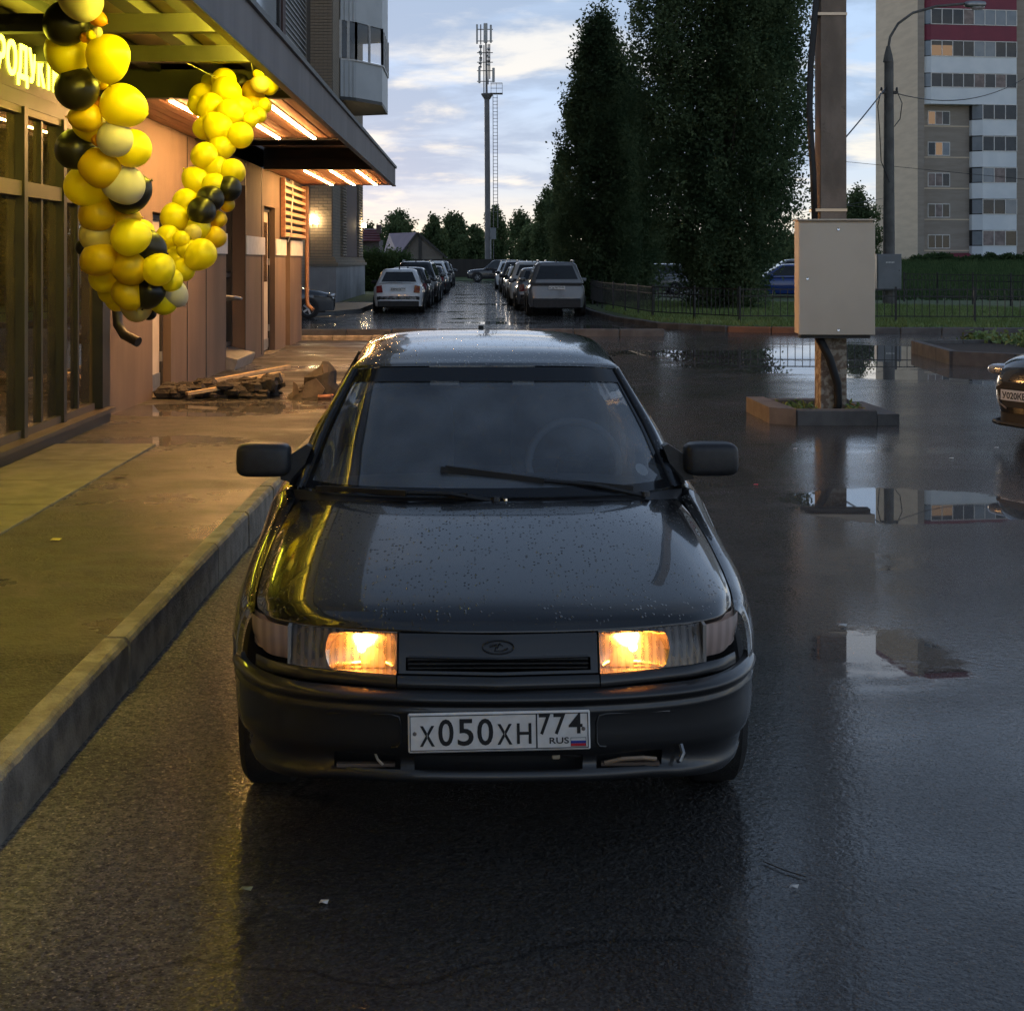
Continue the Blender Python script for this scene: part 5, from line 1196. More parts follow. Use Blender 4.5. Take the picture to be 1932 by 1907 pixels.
# wheels and underbody
def wheel(parent, x, y, r=.285, w=.175, side=1, rimm=None, z=None):
    z = r if z is None else z
    t = MB().lathe([(r * .62, -w / 2), (r * .9, -w / 2), (r * .985, -w * .38), (r, -w * .2), (r, w * .2), (r * .985, w * .38), (r * .9, w / 2), (r * .62, w / 2)], (0, 0, 0), 28, 'x').mesh('tyre', m_tyre, 40)
    e = link(t, 'wheel', parent, (x, y, z))
    rb = MB().lathe([(r * .63, side * w * .5), (r * .60, side * w * .47), (r * .57, side * w * .25), (.0, side * w * .22)], (0, 0, 0), 24, 'x')
    rim = rb.build('rim', rimm or m_steel, e, smooth=40)
    for i in range(5):
        a = i * 2 * math.pi / 5; MB().bar((side * w * .36, 0, 0), (side * w * .42, math.cos(a) * r * .58, math.sin(a) * r * .58), r * .18, .02, (1, 0, 0)).build('spoke', rimm or m_steel, rim)
    return e
for y in (.80, 3.29):
    for sx in (1, -1): wheel(car, sx * .735, y, .285, .18, sx)
K(MB().box(-.62, .62, .35, 4.05, .20, .45).box(-.70, .70, .47, 1.15, .40, .62).box(-.74, .74, 1.2, 4.0, .24, .72), 'underbody', m_black)
# cabin
cb = K(MB().box(-.70, .70, 1.25, 3.6, .44, .50), 'cabin_floor', m_black)
K(MB().superq((0, 1.56, .83), (.70, .26, .075), .5, 30, 10), 'dashboard', M('dash_plastic', (.10, .105, .11), (.13, .135, .14), 6, rough=.6), smooth=True)
for sx in (1, -1):
    K(MB().superq((sx * .36, 2.30, .62), (.23, .26, .10), .5, 18, 10), 'seat', m_seat, smooth=True)
    K(MB().superq((sx * .36, 2.56, .90), (.23, .08, .28), .5, 18, 12), 'seat_back', m_seat, smooth=True)
    K(MB().superq((sx * .36, 2.60, 1.22), (.12, .05, .08), .5, 16, 10), 'headrest', m_seat, smooth=True)
K(MB().superq((0, 3.35, .86), (.62, .1, .26), .4, 18, 10), 'rear_seat', m_seat, smooth=True)
sw_ = K(MB().tube([(.36 + .185 * math.cos(t), 1.80 + .075 * math.sin(t), .93 + .165 * math.sin(t)) for t in [i * 2 * math.pi / 32 for i in range(33)]], .016, 8, cap=False), 'steering_wheel', M('wheel_grey', (.30, .31, .32), rough=.5), smooth=True)
K(MB().superq((.36, 1.79, .92), (.07, .03, .05), .6, 12, 8).bar((.19, 1.8, .93), (.53, 1.8, .93), .02, .03), 'steering_hub', m_plastic, sw_)
K(MB().bevbox(-.11, .11, 1.80, 1.83, 1.24, 1.30, .01), 'interior_mirror', m_plastic)
K(MB().lathe([(0, 0), (.028, 0)], (0, 0, 0), 16), 'screen_sticker', m_white).location = (.585, 1.375, .965)
st_ = [o for o in car.children if o.name.startswith('screen_sticker')][0]; st_.rotation_euler = (R(48), 0, R(35))

# ------------------------------------------------------------------ other vehicles
m_tail = M('tail_lamp', (.25, .012, .02), (.18, .01, .018), 12, rough=.12, coat=.6)
m_carglass = M('car_glass', (.012, .014, .016), (.02, .022, .024), 2, rough=.05)
m_headc = M('clear_lamp', (.6, .6, .62), rough=.1, metal=.6)
m_trim = M('body_trim', (.02, .02, .021), (.03, .03, .03), 9, rough=.6)
PAINTS = {n: paint_mat('paint_' + n, c, drops=False, dirt=.15) for n, c in dict(white=(.80, .81, .82), silver=(.16, .165, .172), dark=(.03, .033, .038), black=(.012, .012, .014), grey=(.15, .155, .165), blue=(.012, .05, .25), red=(.2, .02, .025), beige=(.38, .35, .29)).items()}
STY = dict(
  sedan=dict(L=4.35, W=.85, H=1.47, top=[(0, .60), (.03, .80), (.09, .985), (.16, 1.02), (.75, 1.0), (1.6, .95), (2.7, .95), (3.05, .93), (3.7, .84), (4.15, .74), (4.3, .64), (4.35, .5)], cab=(.55, 3.15, .98, 2.35), belt=.95, wb=.79, wt=.56, r=.30),
  suv=dict(L=4.55, W=.92, H=1.72, top=[(0, .60), (.03, .85), (.06, 1.05), (.12, 1.10), (1.6, 1.08), (3.0, 1.08), (3.3, 1.07), (3.95, 1.0), (4.35, .9), (4.5, .75), (4.55, .55)], cab=(.06, 3.4, .34, 2.6), belt=1.07, wb=.86, wt=.61, r=.35),
  hatch=dict(L=4.0, W=.84, H=1.50, top=[(0, .55), (.03, .8), (.06, .96), (.12, 1.0), (1.6, .97), (2.5, .97), (2.85, .95), (3.45, .86), (3.85, .76), (3.96, .64), (4.0, .5)], cab=(.06, 3.0, .36, 2.2), belt=.96, wb=.78, wt=.58, r=.30),
  offroad=dict(L=4.9, W=.93, H=1.80, top=[(0, .65), (.03, .9), (.06, 1.08), (.12, 1.12), (1.6, 1.1), (3.1, 1.1), (3.4, 1.10), (4.3, 1.03), (4.75, .95), (4.87, .8), (4.9, .6)], cab=(.05, 3.55, .2, 2.75), belt=1.09, wb=.87, wt=.72, r=.38))
def vehicle(name, label, style, col, loc, rz=0, group=None, full=True, plate_txt=None, rails=False, cat='car'):
    S = STY[style]; L, Wd, Hh = S['L'], S['W'], S['H']; pm = PAINTS[col]
    c = thing(name, label, cat, loc, rz, group)
    ys = sorted(set([0, .012, .03, .06, .09, .16, .3, .6] + [a for a, _ in S['top']] + [L * i / 24 for i in range(25)] + [L - .05, L - .12, L - .25]))
    ys = [y for y in ys if y <= L]; zb = .22 if style in ('sedan', 'hatch') else .28; rows = []
    wf = [(0, .78), (.02, .84), (.06, .90), (.14, .95), (.35, .99), (.8, 1), (L - .9, 1), (L - .35, .96), (L - .12, .88), (L - .03, .78), (L, .70)]
    wy = (.85 if style != 'hatch' else .7, L - .85)
    for y in ys:
        zt = interp(y, S['top']); w = Wd * interp(y, wf); low = zb + (.16 if y < .012 or y > L - .012 else 0)
        half = [(0, zt), (.5, zt - .004), (.78, zt - .025), (.91, zt - .075), (.975, zt - .15), (1, zt - .3 * (zt - .3)), (1.0, .56), (.985, .42), (.95, low)]
        rows.append([(-u * w, y, z) for u, z in half[::-1]] + [(u * w, y, z) for u, z in half[1:]])
    body = MB().grid(rows); body.add(rows[0], [tuple(range(len(rows[0])))]); body.add(rows[-1], [tuple(range(len(rows[0]) - 1, -1, -1))])
    bd = body.build('body', pm, c, smooth=35, weld=True)
    a0, a1, t0, t1 = S['cab']; wb, wt, zbt = S['wb'], S['wt'], S['belt']
    def rr(y0, y1, w, z, rd, crown=0.0):
        P_ = []
        for cx_, cy_, st in ((w - rd, y0 + rd, -90), (w - rd, y1 - rd, 0), (-w + rd, y1 - rd, 90), (-w + rd, y0 + rd, 180)):
            for i in range(6):
                a = R(st + 90 * i / 5); P_.append((cx_ + rd * math.cos(a), cy_ + rd * math.sin(a), z))
        return P_ + [P_[0]]
    lev = [(0, -.05), (.0, 0), (.5, .5), (.85, .86), (.95, .96), (1.0, 1.0)]
    rows = []
    for t, zt in lev:
        e = .0 if t < .9 else (.03 if t < 1 else .09); rows.append(rr(lerp(a0, t0, t) + e, lerp(a1, t1, t) - e * 1.6, lerp(wb, wt, t) - e, lerp(zbt, Hh, zt), .20))
    cab_ = MB().grid(rows); top = [p for p in rows[-1][:-1]]
    n0 = len(top); inner = [(p[0] * .55, lerp((t0 + t1) / 2, p[1], .6), Hh + .018) for p in top]
    cab_.grid([top + [top[0]], inner + [inner[0]]]); cab_.add(inner, [tuple(range(n0))])
    cab_.build('cabin', pm, c, smooth=40, weld=True)
    def face(y0b, y1b, y0t, y1t, side, ta=.10, tb=.88, ins=.0):
        pass
    lz = lambda t: lerp(zbt, Hh, t)
    # rear and front screens
    for (yb, yt, sg, nm) in ((a0, t0, -1, 'rear_window'), (a1, t1, 1, 'windscreen')):
        ta, tb = (.16, .82); P_ = []
        for t in (ta, (ta + tb) / 2, tb):
            w = lerp(wb, wt, t) - .15; P_.append([(u * w, lerp(yb, yt, t) + sg * .012, lz(t)) for u in (-1, -.5, 0, .5, 1)])
        P_[1] = [(x, y, z) for x, y, z in P_[1]]
        MB().grid(P_).build(nm, m_carglass, c)
    # side windows
    for sx in (-1, 1):
        nw = 3 if style in ('suv', 'offroad') else 2
        for i in range(nw):
            P_ = []
            for t in (.10, .86):
                ya, yb2 = lerp(a0, t0, t) + .16, lerp(a1, t1, t) - .16; w = lerp(wb, wt, t) + .008
                ua, ub = ya + (yb2 - ya) * i / nw + .025, ya + (yb2 - ya) * (i + 1) / nw - .025; P_.append([(sx * w, ua, lz(t)), (sx * w, ub, lz(t))])
            MB().grid(P_).build('side_window', m_carglass, c)
    r = S['r']
    for y in wy:
        for sx in (-1, 1):
            wheel(c, sx * (Wd - .09), y, r, .2, sx, m_steel)
            ar = MB().lathe([(0, .0), (r * 1.14, .0)], (0, 0, 0), 24, 'x').build('wheel_arch', m_black, c); ar.location = (sx * (Wd + .004), y, r * 1.02)
    # the arch disc must sit behind the wheel face
    for o in c.children:
        if o.name.startswith('wheel_arch'): pass
        elif o.name.startswith('wheel'): o.location.x += math.copysign(.022, o.location.x)
    for sx in (-1, 1):
        MB().superq((sx * (Wd + .10), a1 - .35, zbt + .05), (.11, .06, .07), .5, 12, 8).build('mirror', pm if col != 'white' else m_trim, c, smooth=True)
    # tail lamps, head lamps, bumpers
    tz = .80 if style in ('sedan', 'hatch') else .92
    for sx in (-1, 1):
        w = Wd * .845
        if style == 'suv': MB().bevbox(sx * w - .17 if sx > 0 else sx * w - .02, sx * w + .02 if sx > 0 else sx * w + .17, -.02, .12, tz + .06, tz + .13, .02).build('tail_light', m_tail, c)
        else: MB().prism([(sx * (w - .20), tz - .11), (sx * (w + .012), tz - .13), (sx * (w + .018), tz + .10), (sx * (w - .16), tz + .13)], 'y', -.018, .16).build('tail_light', m_tail, c)
        MB().superq((sx * (Wd - .20), L - .13, .70 if style in ('sedan', 'hatch') else .84), (.15, .12, .065), .6, 14, 8).build('headlight', m_headc, c, smooth=True)
    fz = .40
    MB().bevbox(-Wd * .82, Wd * .82, -.02, .1, zb - .02, .40 if style != 'suv' else .55, .02).build('rear_valance', m_trim, c)
    MB().bevbox(-Wd * .60, Wd * .60, L - .1, L + .012, .34, .60, .02).build('grille', m_trim, c)
    if style == 'suv': MB().bevbox(-Wd * .86, Wd * .86, -.025, .05, tz + .055, tz + .14, .01).build('light_bar', m_trim, c)
    if style == 'sedan': 
        MB().bevbox(-.62, .62, .03, .17, 1.022, 1.045, .008).build('boot_lip', pm, c)
        for sx in (-1, 1): MB().bevbox(sx * .66 - .06, sx * .66 + .06, -.012, .06, .43, .55, .02).build('bumper_vent', m_trim, c)
    if rails:
        for sx in (-1, 1): MB().tube([(sx * (wt - .05), t0 + .2, Hh + .0), (sx * (wt - .05), t0 + .3, Hh + .05), (sx * (wt - .05), t1 - .3, Hh + .05), (sx * (wt - .05), t1 - .2, Hh)], .018, 6).build('roof_rail', m_steel, c)
    MB().box(-.02, .02, t0 + .12, t0 + .2, Hh, Hh + .07).build('aerial', m_trim, c)
    MB().box(-Wd * .7, Wd * .7, .3, L - .3, zb - .05, .5).build('underbody', m_black, c)
    if plate_txt:
        plate(c, 1.0, None, (0, -.03, .80 if style == 'sedan' else .90 if style == 'suv' else .7), (0, 0, 0), False, plate_txt[1], plate_txt[0])
    return c
m_platew = m_plate
XL, XR = -2.66, 2.48
vehicle('sedan_car', 'white sedan with red tail lamps, nearest of the left-hand row', 'sedan', 'white', (XL, 49.2, 0), R(1.0), 'cars parked along the lane', plate_txt=('К893НХ', '774'))
vehicle('suv_car', 'silver grey crossover with dark rear screen, nearest of the right-hand row', 'suv', 'silver', (XR + .05, 46.2, 0), R(-.6), 'cars parked along the lane', plate_txt=('К267КТ', '102'), rails=True)
G = 'cars parked along the lane'
ordw = ['second', 'third', 'fourth', 'fifth', 'sixth', 'seventh', 'eighth', 'ninth', 'tenth', 'eleventh', 'twelfth']
left = [('hatch', 'dark'), ('suv', 'black'), ('suv', 'silver'), ('hatch', 'grey'), ('sedan', 'dark'), ('suv', 'white'), ('hatch', 'silver'), ('sedan', 'white'), ('suv', 'grey'), ('hatch', 'dark')]
y_ = 54.8
cname = dict(dark='dark grey', black='black', silver='silver', grey='grey', white='white', red='red', beige='beige', blue='blue')
sname = dict(hatch='hatchback', suv='crossover', sedan='sedan', offroad='off-roader')
for i, (s_, c_) in enumerate(left):
    vehicle({'hatch': 'hatchback_car', 'suv': 'suv_car', 'sedan': 'sedan_car'}[s_], f'{cname[c_]} {sname[s_]} parked {ordw[i]} from the camera in the left-hand row', s_, c_, (XL + random.uniform(-.08, .12) + .01 * i, y_, 0), R(random.uniform(-.8, .8)), G, rails=(i % 2 == 1)); y_ += STY[s_]['L'] + random.uniform(.9, 1.6)
right = [('hatch', 'silver'), ('suv', 'white'), ('sedan', 'silver'), ('hatch', 'white'), ('sedan', 'dark'), ('suv', 'black'), ('hatch', 'grey'), ('suv', 'white'), ('sedan', 'black'), ('hatch', 'silver')]
y_ = 51.6
for i, (s_, c_) in enumerate(right):
    vehicle({'hatch': 'hatchback_car', 'suv': 'suv_car', 'sedan': 'sedan_car'}[s_], f'{cname[c_]} {sname[s_]} parked {ordw[i]} from the camera in the right-hand row', s_, c_, (XR - .22 + random.uniform(-.1, .1) - .015 * i, y_, 0), R(random.uniform(-.8, .8)), G, rails=(i % 2 == 1)); y_ += STY[s_]['L'] + random.uniform(.9, 1.6)
vehicle('offroad_car', 'black off-roader standing crosswise at the far end of the lane', 'offroad', 'black', (4.1, 122, 0), R(90))
vehicle('hatchback_car', 'dark car nose peeping out beyond the far end of the shop', 'hatch', 'dark', (-8.4, 44.6, 0), R(-78))
vehicle('hatchback_car', 'blue car behind the fence, left of the beige cabinet', 'hatch', 'blue', (15.6, 64.5, .1), R(86), 'cars behind the fence')
vehicle('suv_car', 'white roofed crossover behind the blue car, left of the beige cabinet', 'suv', 'silver', (17.2, 69, .1), R(84), 'cars behind the fence')
vehicle('hatchback_car', 'silver car glimpsed under the huge poplar behind the fence', 'hatch', 'silver', (10.4, 72, .1), R(88), 'cars behind the fence')
vehicle('hatchback_car', 'pale car glimpsed between the poplar trunks behind the fence', 'hatch', 'white', (8.4, 80, .1), R(88), 'cars behind the fence')
# black car entering at the right edge
bc = thing('sedan_car', 'black car cut off by the right edge of the photo, only its nose showing', 'car', (5.25, 13.7, 0), R(-63))
def B(mb, name, mat, par=bc, **kw): return mb.build(name, mat, par, **kw)
NF = [[(-.70, .30, .30), (-.45, .05, .30), (0, 0, .30), (.45, .05, .30), (.70, .30, .30)],
      [(-.80, .34, .45), (-.5, .05, .45), (0, -.03, .45), (.5, .05, .45), (.80, .34, .45)],
      [(-.82, .40, .60), (-.52, .09, .62), (0, .0, .62), (.52, .09, .62), (.82, .40, .60)],
      [(-.80, .45, .72), (-.52, .17, .74), (0, .07, .75), (.52, .17, .74), (.80, .45, .72)],
      [(-.76, .62, .80), (-.5, .38, .84), (0, .28, .86), (.5, .38, .84), (.76, .62, .80)],
      [(-.74, 1.0, .90), (-.5, .9, .94), (0, .85, .95), (.5, .9, .94), (.74, 1.0, .90)],
      [(-.72, 1.5, .96), (-.5, 1.4, 1.0), (0, 1.35, 1.01), (.5, 1.4, 1.0), (.72, 1.5, .96)]]
B(MB().grid(patch(NF, 30, 30)), 'bonnet', PAINTS['black'], smooth=True)
for sx in (1, -1):
    B(MB().grid(patch([[(sx * .70, .30, .30), (sx * .86, 1.0, .28), (sx * .88, 2.5, .28), (sx * .84, 4.2, .3)], [(sx * .82, .40, .60), (sx * .90, 1.0, .6), (sx * .91, 2.5, .62), (sx * .86, 4.25, .62)], [(sx * .76, .62, .80), (sx * .84, 1.1, .86), (sx * .85, 2.5, .95), (sx * .8, 4.2, .95)]], 10, 24)), 'side', PAINTS['black'], smooth=True)
    B(MB().superq((sx * .60, .27, .69), (.19, .13, .06), .7, 16, 8), 'headlight', m_headc, smooth=True)
    B(MB().superq((sx * .62, .18, .69), (.05, .04, .04), .9, 12, 8), 'headlight_bowl', m_chrome, smooth=True)
    wheel(bc, sx * .78, .95, .32, .2, sx); wheel(bc, sx * .78, 3.6, .32, .2, sx)
    B(MB().superq((sx * 1.0, 1.75, 1.02), (.11, .06, .07), .5, 12, 8), 'mirror', PAINTS['black'], smooth=True)
cabp = MB().grid(patch([[(-.72, 1.45, .96), (-.4, 1.3, 1.0), (0, 1.25, 1.01), (.4, 1.3, 1.0), (.72, 1.45, .96)], [(-.56, 2.2, 1.40), (-.3, 2.1, 1.42), (0, 2.08, 1.43), (.3, 2.1, 1.42), (.56, 2.2, 1.40)]], 6, 16)).build('windscreen', m_carglass, bc, smooth=True)
B(MB().grid(patch([[(-.56, 2.2, 1.40), (0, 2.08, 1.43), (.56, 2.2, 1.40)], [(-.57, 3.0, 1.42), (0, 3.0, 1.47), (.57, 3.0, 1.42)], [(-.6, 4.1, 1.0), (0, 4.1, 1.02), (.6, 4.1, 1.0)]], 10, 10)), 'roof', PAINTS['black'], smooth=True)
for sx in (1, -1): B(MB().grid(patch([[(sx * .74, 1.5, .95), (sx * .85, 2.5, .95), (sx * .8, 4.1, .95)], [(sx * .56, 2.2, 1.40), (sx * .57, 2.9, 1.42), (sx * .58, 3.9, 1.1)]], 4, 10)), 'side_window', m_carglass, smooth=True)
B(MB().prism([(-.34, .36), (.34, .36), (.44, .54), (.34, .60), (-.34, .60), (-.44, .54)], 'y', -.045, .1), 'grille', m_trim)
for z_ in (.42, .48, .54): B(MB().box(-.40, .40, -.052, -.046, z_, z_ + .012), 'grille_bar', m_plastic)
B(MB().tube([(-.46, .02, .56), (-.40, -.05, .40), (-.3, -.06, .35)], .008, 6), 'chrome_trim', m_strap)
B(MB().tube([(-.74, .34, .19), (-.62, .12, .19), (-.45, .02, .19), (0, -.04, .19), (.45, .02, .19), (.62, .12, .19), (.74, .34, .19)], .022, 6), 'front_splitter', m_trim)
B(MB().grid(patch([[(-.70, .34, .19), (-.45, .06, .19), (0, .01, .19), (.45, .06, .19), (.70, .34, .19)], [(-.70, .31, .31), (-.45, .06, .31), (0, .02, .31), (.45, .06, .31), (.70, .31, .31)]], 3, 20)), 'lower_bumper', m_trim, smooth=True)
B(MB().box(-.7, .7, .5, 4.0, .2, .5), 'underbody', m_black)
plate(bc, .92, None, (-.14, -.062, .475), (0, 0, R(-3)), False, '774', 'У020КВ')

# ------------------------------------------------------------------ balloon garland
def latex(name, col, tr=.35):
    m, k, out = new_mat(name)
    b_ = pri(k, Base_Color=col, Roughness=.33); b_.inputs['Specular IOR Level'].default_value = .4
    t = k.n('ShaderNodeBsdfTranslucent'); t.inputs[0].default_value = (*col, 1)
    mx_ = k.n('ShaderNodeMixShader'); mx_.inputs[0].default_value = tr; k.set(mx_.inputs[1], b_); k.set(mx_.inputs[2], t); k.set(out.inputs[0], mx_.outputs[0]); return m
BM = {'y': latex('balloon_yellow', (.90, .78, .015)), 'a': latex('balloon_amber', (.78, .55, .01)), 'w': latex('balloon_white', (.66, .62, .60)), 'c': latex('balloon_cream', (.70, .58, .22)), 'k': latex('balloon_black', (.012, .011, .009), .0), 'o': latex('balloon_orange', (.65, .28, .01))}
prof = [(math.sin(a) * (1 - .10 * math.cos(a)) * .98, -math.cos(a) * (.98 if a > 1.57 else 1.18)) for a in [math.pi * i / 20 for i in range(1, 20)]]
prof = [(0, -1.27), (.09, -1.30), (.035, -1.22)] + prof + [(0, 1.0)]
bmesh_ = {c: MB().lathe(prof, n=28).mesh('balloon', BM[c], True) for c in BM}
gar = thing('balloon_garland', 'hanging garland of yellow, black and white balloons under the canopy', 'balloons', (-2.7, 11.5, 2.4))
BL = """155 3 37 w f;124 45 41 k m;184 35 15 o f;127 103 39 y m;204 108 40 y f;183 61 10 w f;161 71 10 o f;172 66 9 y f;144 168 40 k f;180 150 13 y m;190 155 15 a m;232 200 40 y m;163 222 27 a f;168 235 30 y m;217 262 33 w f;249 281 35 y m;144 283 37 k m;185 265 12 o f;182 195 13 o m;189 317 36 a f;236 350 35 w f;244 366 36 k m;161 352 37 y m;184 403 34 a m;238 411 22 a m;184 443 32 c m;246 448 34 y f;277 464 30 k m;187 487 32 a f;244 505 32 a f;299 508 30 y f;158 467 15 k b;199 523 29 y m;240 553 28 a f;284 552 26 k f;309 568 26 y m;257 578 28 c m;281 590 14 k b;330 553 23 w m;322 529 22 y m;210 548 24 y b;221 565 22 y b;347 509 21 y m;337 491 22 y b;313 473 19 c b;265 440 26 y b;215 440 26 y b;220 520 26 y b;265 520 26 y b;225 380 26 y b;300 540 22 y b;
317 448 23 y m;379 480 28 y f;342 451 15 y f;364 439 15 c f;375 429 22 y m;330 410 26 y m;405 448 20 a b;411 414 16 a b;381 399 26 k f;351 382 24 y m;397 375 24 k f;431 356 23 k m;405 351 24 y m;371 343 25 y m;439 324 23 y m;409 319 23 y m;385 294 24 y f;418 279 23 y m;454 255 24 y f;412 242 26 y f;386 242 21 y m;433 212 23 y f;397 200 23 y f;426 171 25 y f;422 152 23 y m;396 154 15 y b;382 184 25 y m;374 199 19 y m;452 202 20 y m;478 172 20 a m;476 199 20 a b;497 199 15 y b;469 225 18 y b;491 159 16 c f;508 161 18 y m;523 154 17 k b;454 157 16 k b;429 386 14 a b;484 139 7 y f;487 218 15 y b;492 141 6 y f;352 470 18 y m;330 480 18 y b;345 425 20 y b;440 185 20 y b;410 265 20 y b;400 330 20 y b"""
for i, rec in enumerate(BL.replace('\n', '').split(';')):
    a = rec.split()
    if len(a) != 5: continue
    bx, by, br = map(float, a[:3])
    right_side = bx > 312 and by < 545 and not (bx < 330 and by > 500)
    Yb = lerp(10.2, 11.6, min(1, by / 560)) if not right_side else lerp(12.1, 13.4, min(1, max(0, (500 - by) / 330)))
    Yb += {'f': -.13, 'm': .0, 'b': .15}[a[4]] + random.uniform(-.03, .03)
    p = at(bx, by, Yb); r = br / F * Yb
    dirv = Vector((random.uniform(-1, 1), random.uniform(-1.4, .1), random.uniform(-.6, .6))).normalized()
    e = dirv.to_track_quat('Z', 'Y').to_euler()
    link(bmesh_[a[3]], 'balloon', gar, p - gar.location, e, (r * 1.06, r * 1.06, r * 1.1))
m_string = M('string', (.5, .48, .4), rough=.6)
for (a, b2) in ((at(414, 150, 13.3), (-2.45, 12.06, 3.42)), (at(480, 150, 13.4), (-2.1, 13.4, 3.7)), (at(160, 20, 10.2), (-2.75, 10.4, 3.6)), (at(505, 150, 13.45), (-1.95, 13.3, 3.7))):
    MB().tube([a, b2], .0025, 4).build('string', m_string, gar, world=True)

# ------------------------------------------------------------------ debris on the sidewalk
m_rub = M('rubble', (.04, .032, .027), (.02, .016, .014), 9, rough=.8, bump=1.0, bscale=40)
m_rubp = M('rubble_pale', (.24, .17, .115), (.15, .105, .075), 7, rough=.85, bump=.6, bscale=40)
m_batten = M('batten_wood', (.60, .44, .26), (.48, .34, .19), 4, rough=.7, stretch=(.6, 6, 6))
def chunk(c, s, seed, e=.6):
    r_ = random.Random(seed); b_ = MB().superq((0, 0, 0), (1, 1, 1), e, 9, 6)
    b_.v = [tuple(c[i] + s[i] * p[i] * (1 + .22 * math.sin(7 * p[(i + 1) % 3] + seed) + .12 * math.sin(13 * p[(i + 2) % 3] + seed * 2)) for i in range(3)) for p in b_.v]; return b_
zg = wz(17)
heap = thing('rubble_heap', 'dark heap of broken asphalt and earth across the sidewalk', 'rubble', (-2.7, 16.9, zg))
hm = MB()
for i in range(170):
    t = random.random(); x = lerp(-.92, .35, t) + random.gauss(0, .05); y = random.gauss(0, .16); hgt = (.10 + .10 * t) * random.random()
    s_ = random.uniform(.02, .09); cc = chunk((x, y, hgt), (s_ * 1.5, s_, s_ * .8), i, random.uniform(.5, 1)); hm.add(cc.v, cc.f)
tag(hm.build('rubble', m_rub, heap, smooth=30), kind='stuff')
for i, (x, y, z, a, b2, c2) in enumerate(((-.15, -.1, .12, .16, .1, .05), (.12, -.12, .13, .14, .1, .07), (.30, -.1, .15, .12, .09, .08), (-.30, -.16, .10, .09, .06, .04), (-.6, -.2, .07, .28, .09, .05))): chunk((x, y, z), (a, b2, c2), 40 + i, .5).build('lump', m_rub, heap, smooth=30)
pile = thing('rubble_pile', 'pointed pile of broken slabs right of the timber battens', 'rubble', (-1.83, 16.8, zg))
pmb = MB()
for i in range(80):
    r0 = random.random(); th = random.uniform(0, 6.28); s_ = random.uniform(.015, .06); cc = chunk((math.cos(th) * r0 * .30, math.sin(th) * r0 * .22, (1 - r0) * .22 * random.random()), (s_ * 1.3, s_, s_), i + 300, .6); pmb.add(cc.v, cc.f)
tag(pmb.build('rubble', m_rub, pile, smooth=30), kind='stuff')
cone = MB().lathe([(.36, -.02), (.33, .05), (.24, .15), (.15, .27), (.06, .36), (.0, .39)], (.02, .06, 0), 14)
cone.v = [(x + .05 * math.sin(23 * z + 5 * x), y + .05 * math.sin(19 * z + 7 * x), z * (1 + .15 * math.sin(9 * x + 4 * y))) for x, y, z in cone.v]
cone.build('earth_mound', m_rub, pile, smooth=25)
MB().prism([(-.17, .02), (.04, .0), (.10, .12), (.0, .24), (-.12, .19)], 'y', -.25, -.21).build('slab_piece', m_rubp, pile)
MB().prism([(-.28, .0), (-.20, .0), (-.22, .16), (-.27, .2)], 'y', -.16, -.13).build('slab_piece', m_rubp, pile)
MB().bar((.13, -.16, .0), (.08, -.05, .38), .06, .03).build('board', m_rubp, pile)
chunk((.10, -.25, .03), (.09, .05, .03), 90, .5).build('brick_piece', M('brick_red', (.35, .15, .09), rough=.8), pile, smooth=30)
for i, (pa, pb, lb) in enumerate(((at(342, 738, 16.9), at(547, 699, 18.6), 'longest pale timber batten, uppermost on the rubble heap'), (at(350, 744, 16.75), at(530, 712, 17.9), 'pale timber batten lying second on the rubble heap'), (at(338, 747, 16.65), at(536, 716, 17.6), 'split pale timber batten lying third on the rubble heap'), (at(356, 751, 16.55), at(515, 724, 17.2), 'lowest pale timber batten on the rubble heap'))):
    t = MB().bar((0, 0, 0), pb - pa, .07, .035).build('timber_batten', m_batten); t.location = pa + Vector((0, -.12, .06)); tag(t, lb, 'timber', 'timber battens on the rubble')
# small litter
def bit(name, label, p, mat, s=(.04, .025), cat='litter', rz=0.0):
    o = MB().add([(-s[0], 0, .004), (-s[0] * .3, -s[1], .010), (s[0] * .7, -s[1] * .6, .004), (s[0], .1 * s[1], .014), (s[0] * .3, s[1], .006), (-s[0] * .6, s[1] * .7, .012)], [(0, 1, 2, 3, 4, 5)]).build(name, mat); o.location = p; o.rotation_euler = (0, 0, rz); tag(o, label, cat)
bit('fallen_leaf', 'yellow fallen leaf on the sidewalk left of the black sedan', gnd(105, 1020, .20), M('dry_leaf', (.5, .42, .12), rough=.6), (.035, .025), 'leaf')
bit('plastic_scrap', 'dark scrap on the sidewalk near the pale paving slabs', gnd(226, 898, .21), m_black, (.07, .05))
bit('paper_scrap', 'white paper scrap on the wet asphalt in front of the left headlamp', gnd(611, 1706, .0), m_white, (.014, .008))
bit('cigarette_end', 'white stub on the asphalt at lower right beside the twig', gnd(1498, 1677, .0), m_white, (.014, .005))
bit('fallen_leaf', 'pale leaf on the asphalt before the left front wheel', gnd(464, 1681, .0), M('leaf_pale', (.3, .3, .15), rough=.6), (.02, .008), 'leaf')
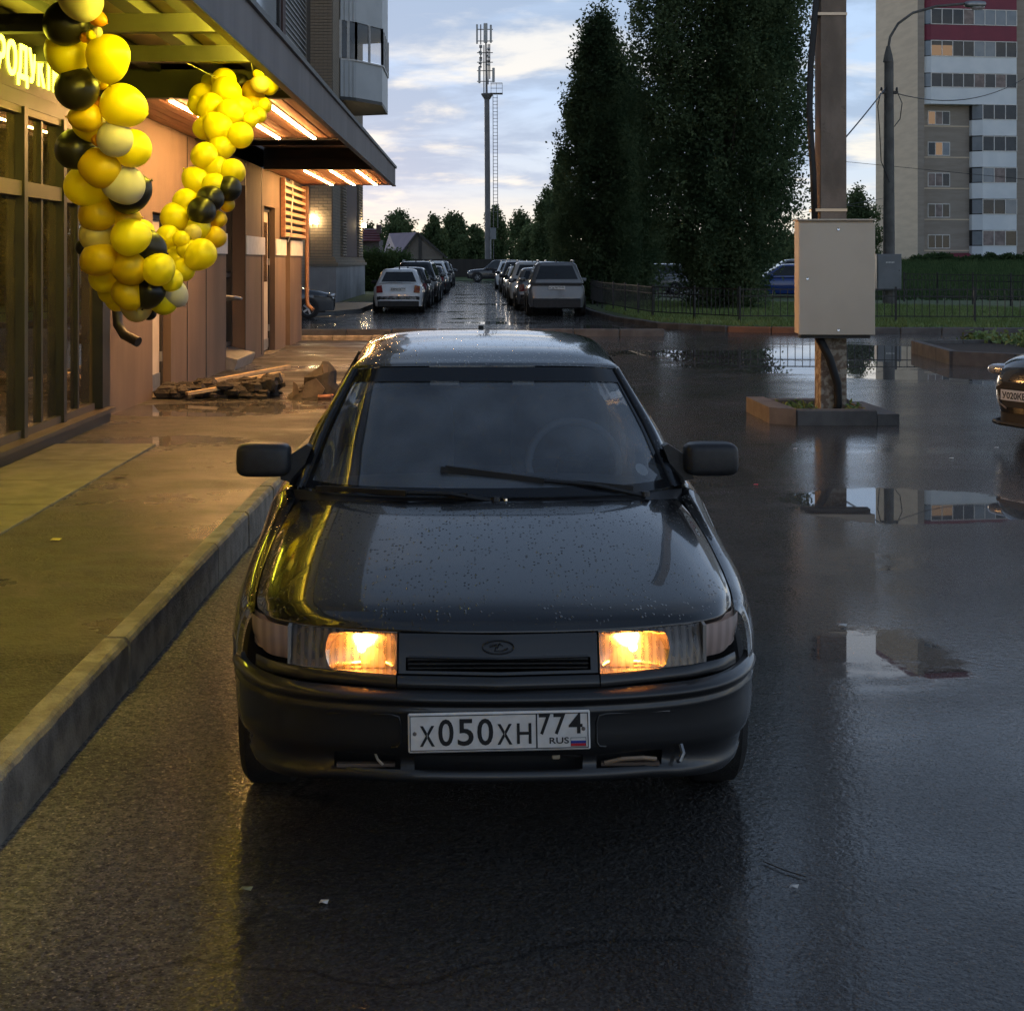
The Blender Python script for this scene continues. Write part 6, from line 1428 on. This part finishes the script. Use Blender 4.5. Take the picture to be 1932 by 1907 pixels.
bit('bottle_cap', 'tiny red cap on the asphalt right of the mirror', gnd(1426, 916, .0), m_red, (.02, .02))
for i, (a, c_) in enumerate(((1500, 848), (1880, 846), (1590, 1182), (1795, 866), (1340, 1100))): bit('paper_scrap', ['white fleck on the asphalt before the kerb planter', 'white fleck on the asphalt under the nose of the black car at the right edge', 'white fleck on the asphalt in the bright reflection', 'white fleck on the asphalt right of the kerb planter', 'white fleck on the asphalt beside the right headlamp'][i], gnd(a, c_), m_white, (.022, .012))
tw_ = MB().tube([gnd(1440, 1628) + Vector((0, 0, .006)), gnd(1480, 1645) + Vector((0, 0, .006)), gnd(1520, 1657) + Vector((0, 0, .006))], .0018, 5).build('twig', m_trunk); tag(tw_, 'thin dark twig on the asphalt at lower right', 'twig')
# planted island at the right edge
isl = thing('kerb_island', 'low kerbed island with grass at the right edge, beyond the black car', 'planter', (gnd(1800, 668).x, gnd(1800, 680).y, 0))
L0 = isl.location
a, b2, c2 = gnd(1800, 688) , gnd(1932, 712), gnd(1905, 652)
pts = [(a.x - L0.x, a.y - L0.y), (a.x + 3.2 - L0.x, a.y - 2.9 - L0.y), (a.x + 6 - L0.x, a.y - 1 - L0.y), (a.x + 6 - L0.x, a.y + 4.5 - L0.y), (a.x + .3 - L0.x, a.y + 3.2 - L0.y)]
for i in range(5):
    p, q_ = Vector((*pts[i], .0)), Vector((*pts[(i + 1) % 5], .0)); n = max(1, round((q_ - p).length / 1.0))
    for j in range(n): MB().bar(p.lerp(q_, (j + .01) / n) + Vector((0, 0, .08)), p.lerp(q_, (j + .99) / n) + Vector((0, 0, .08)), .15, .30).build('kerb_stone', m_concd, isl)
MB().prism(pts, 'z', -.02, .17).build('soil', m_soil, isl)
v = leaf_cloud(np.array([(random.uniform(.9, 5.5), random.uniform(-.3, 3.5), .22) for _ in range(160)]), np.tile(np.array((.14, .14, .06)), (160, 1)), np.full(160, 40), .06)
tag(link(quads_mesh('weeds', v, m_grass), 'weeds', isl), kind='stuff')
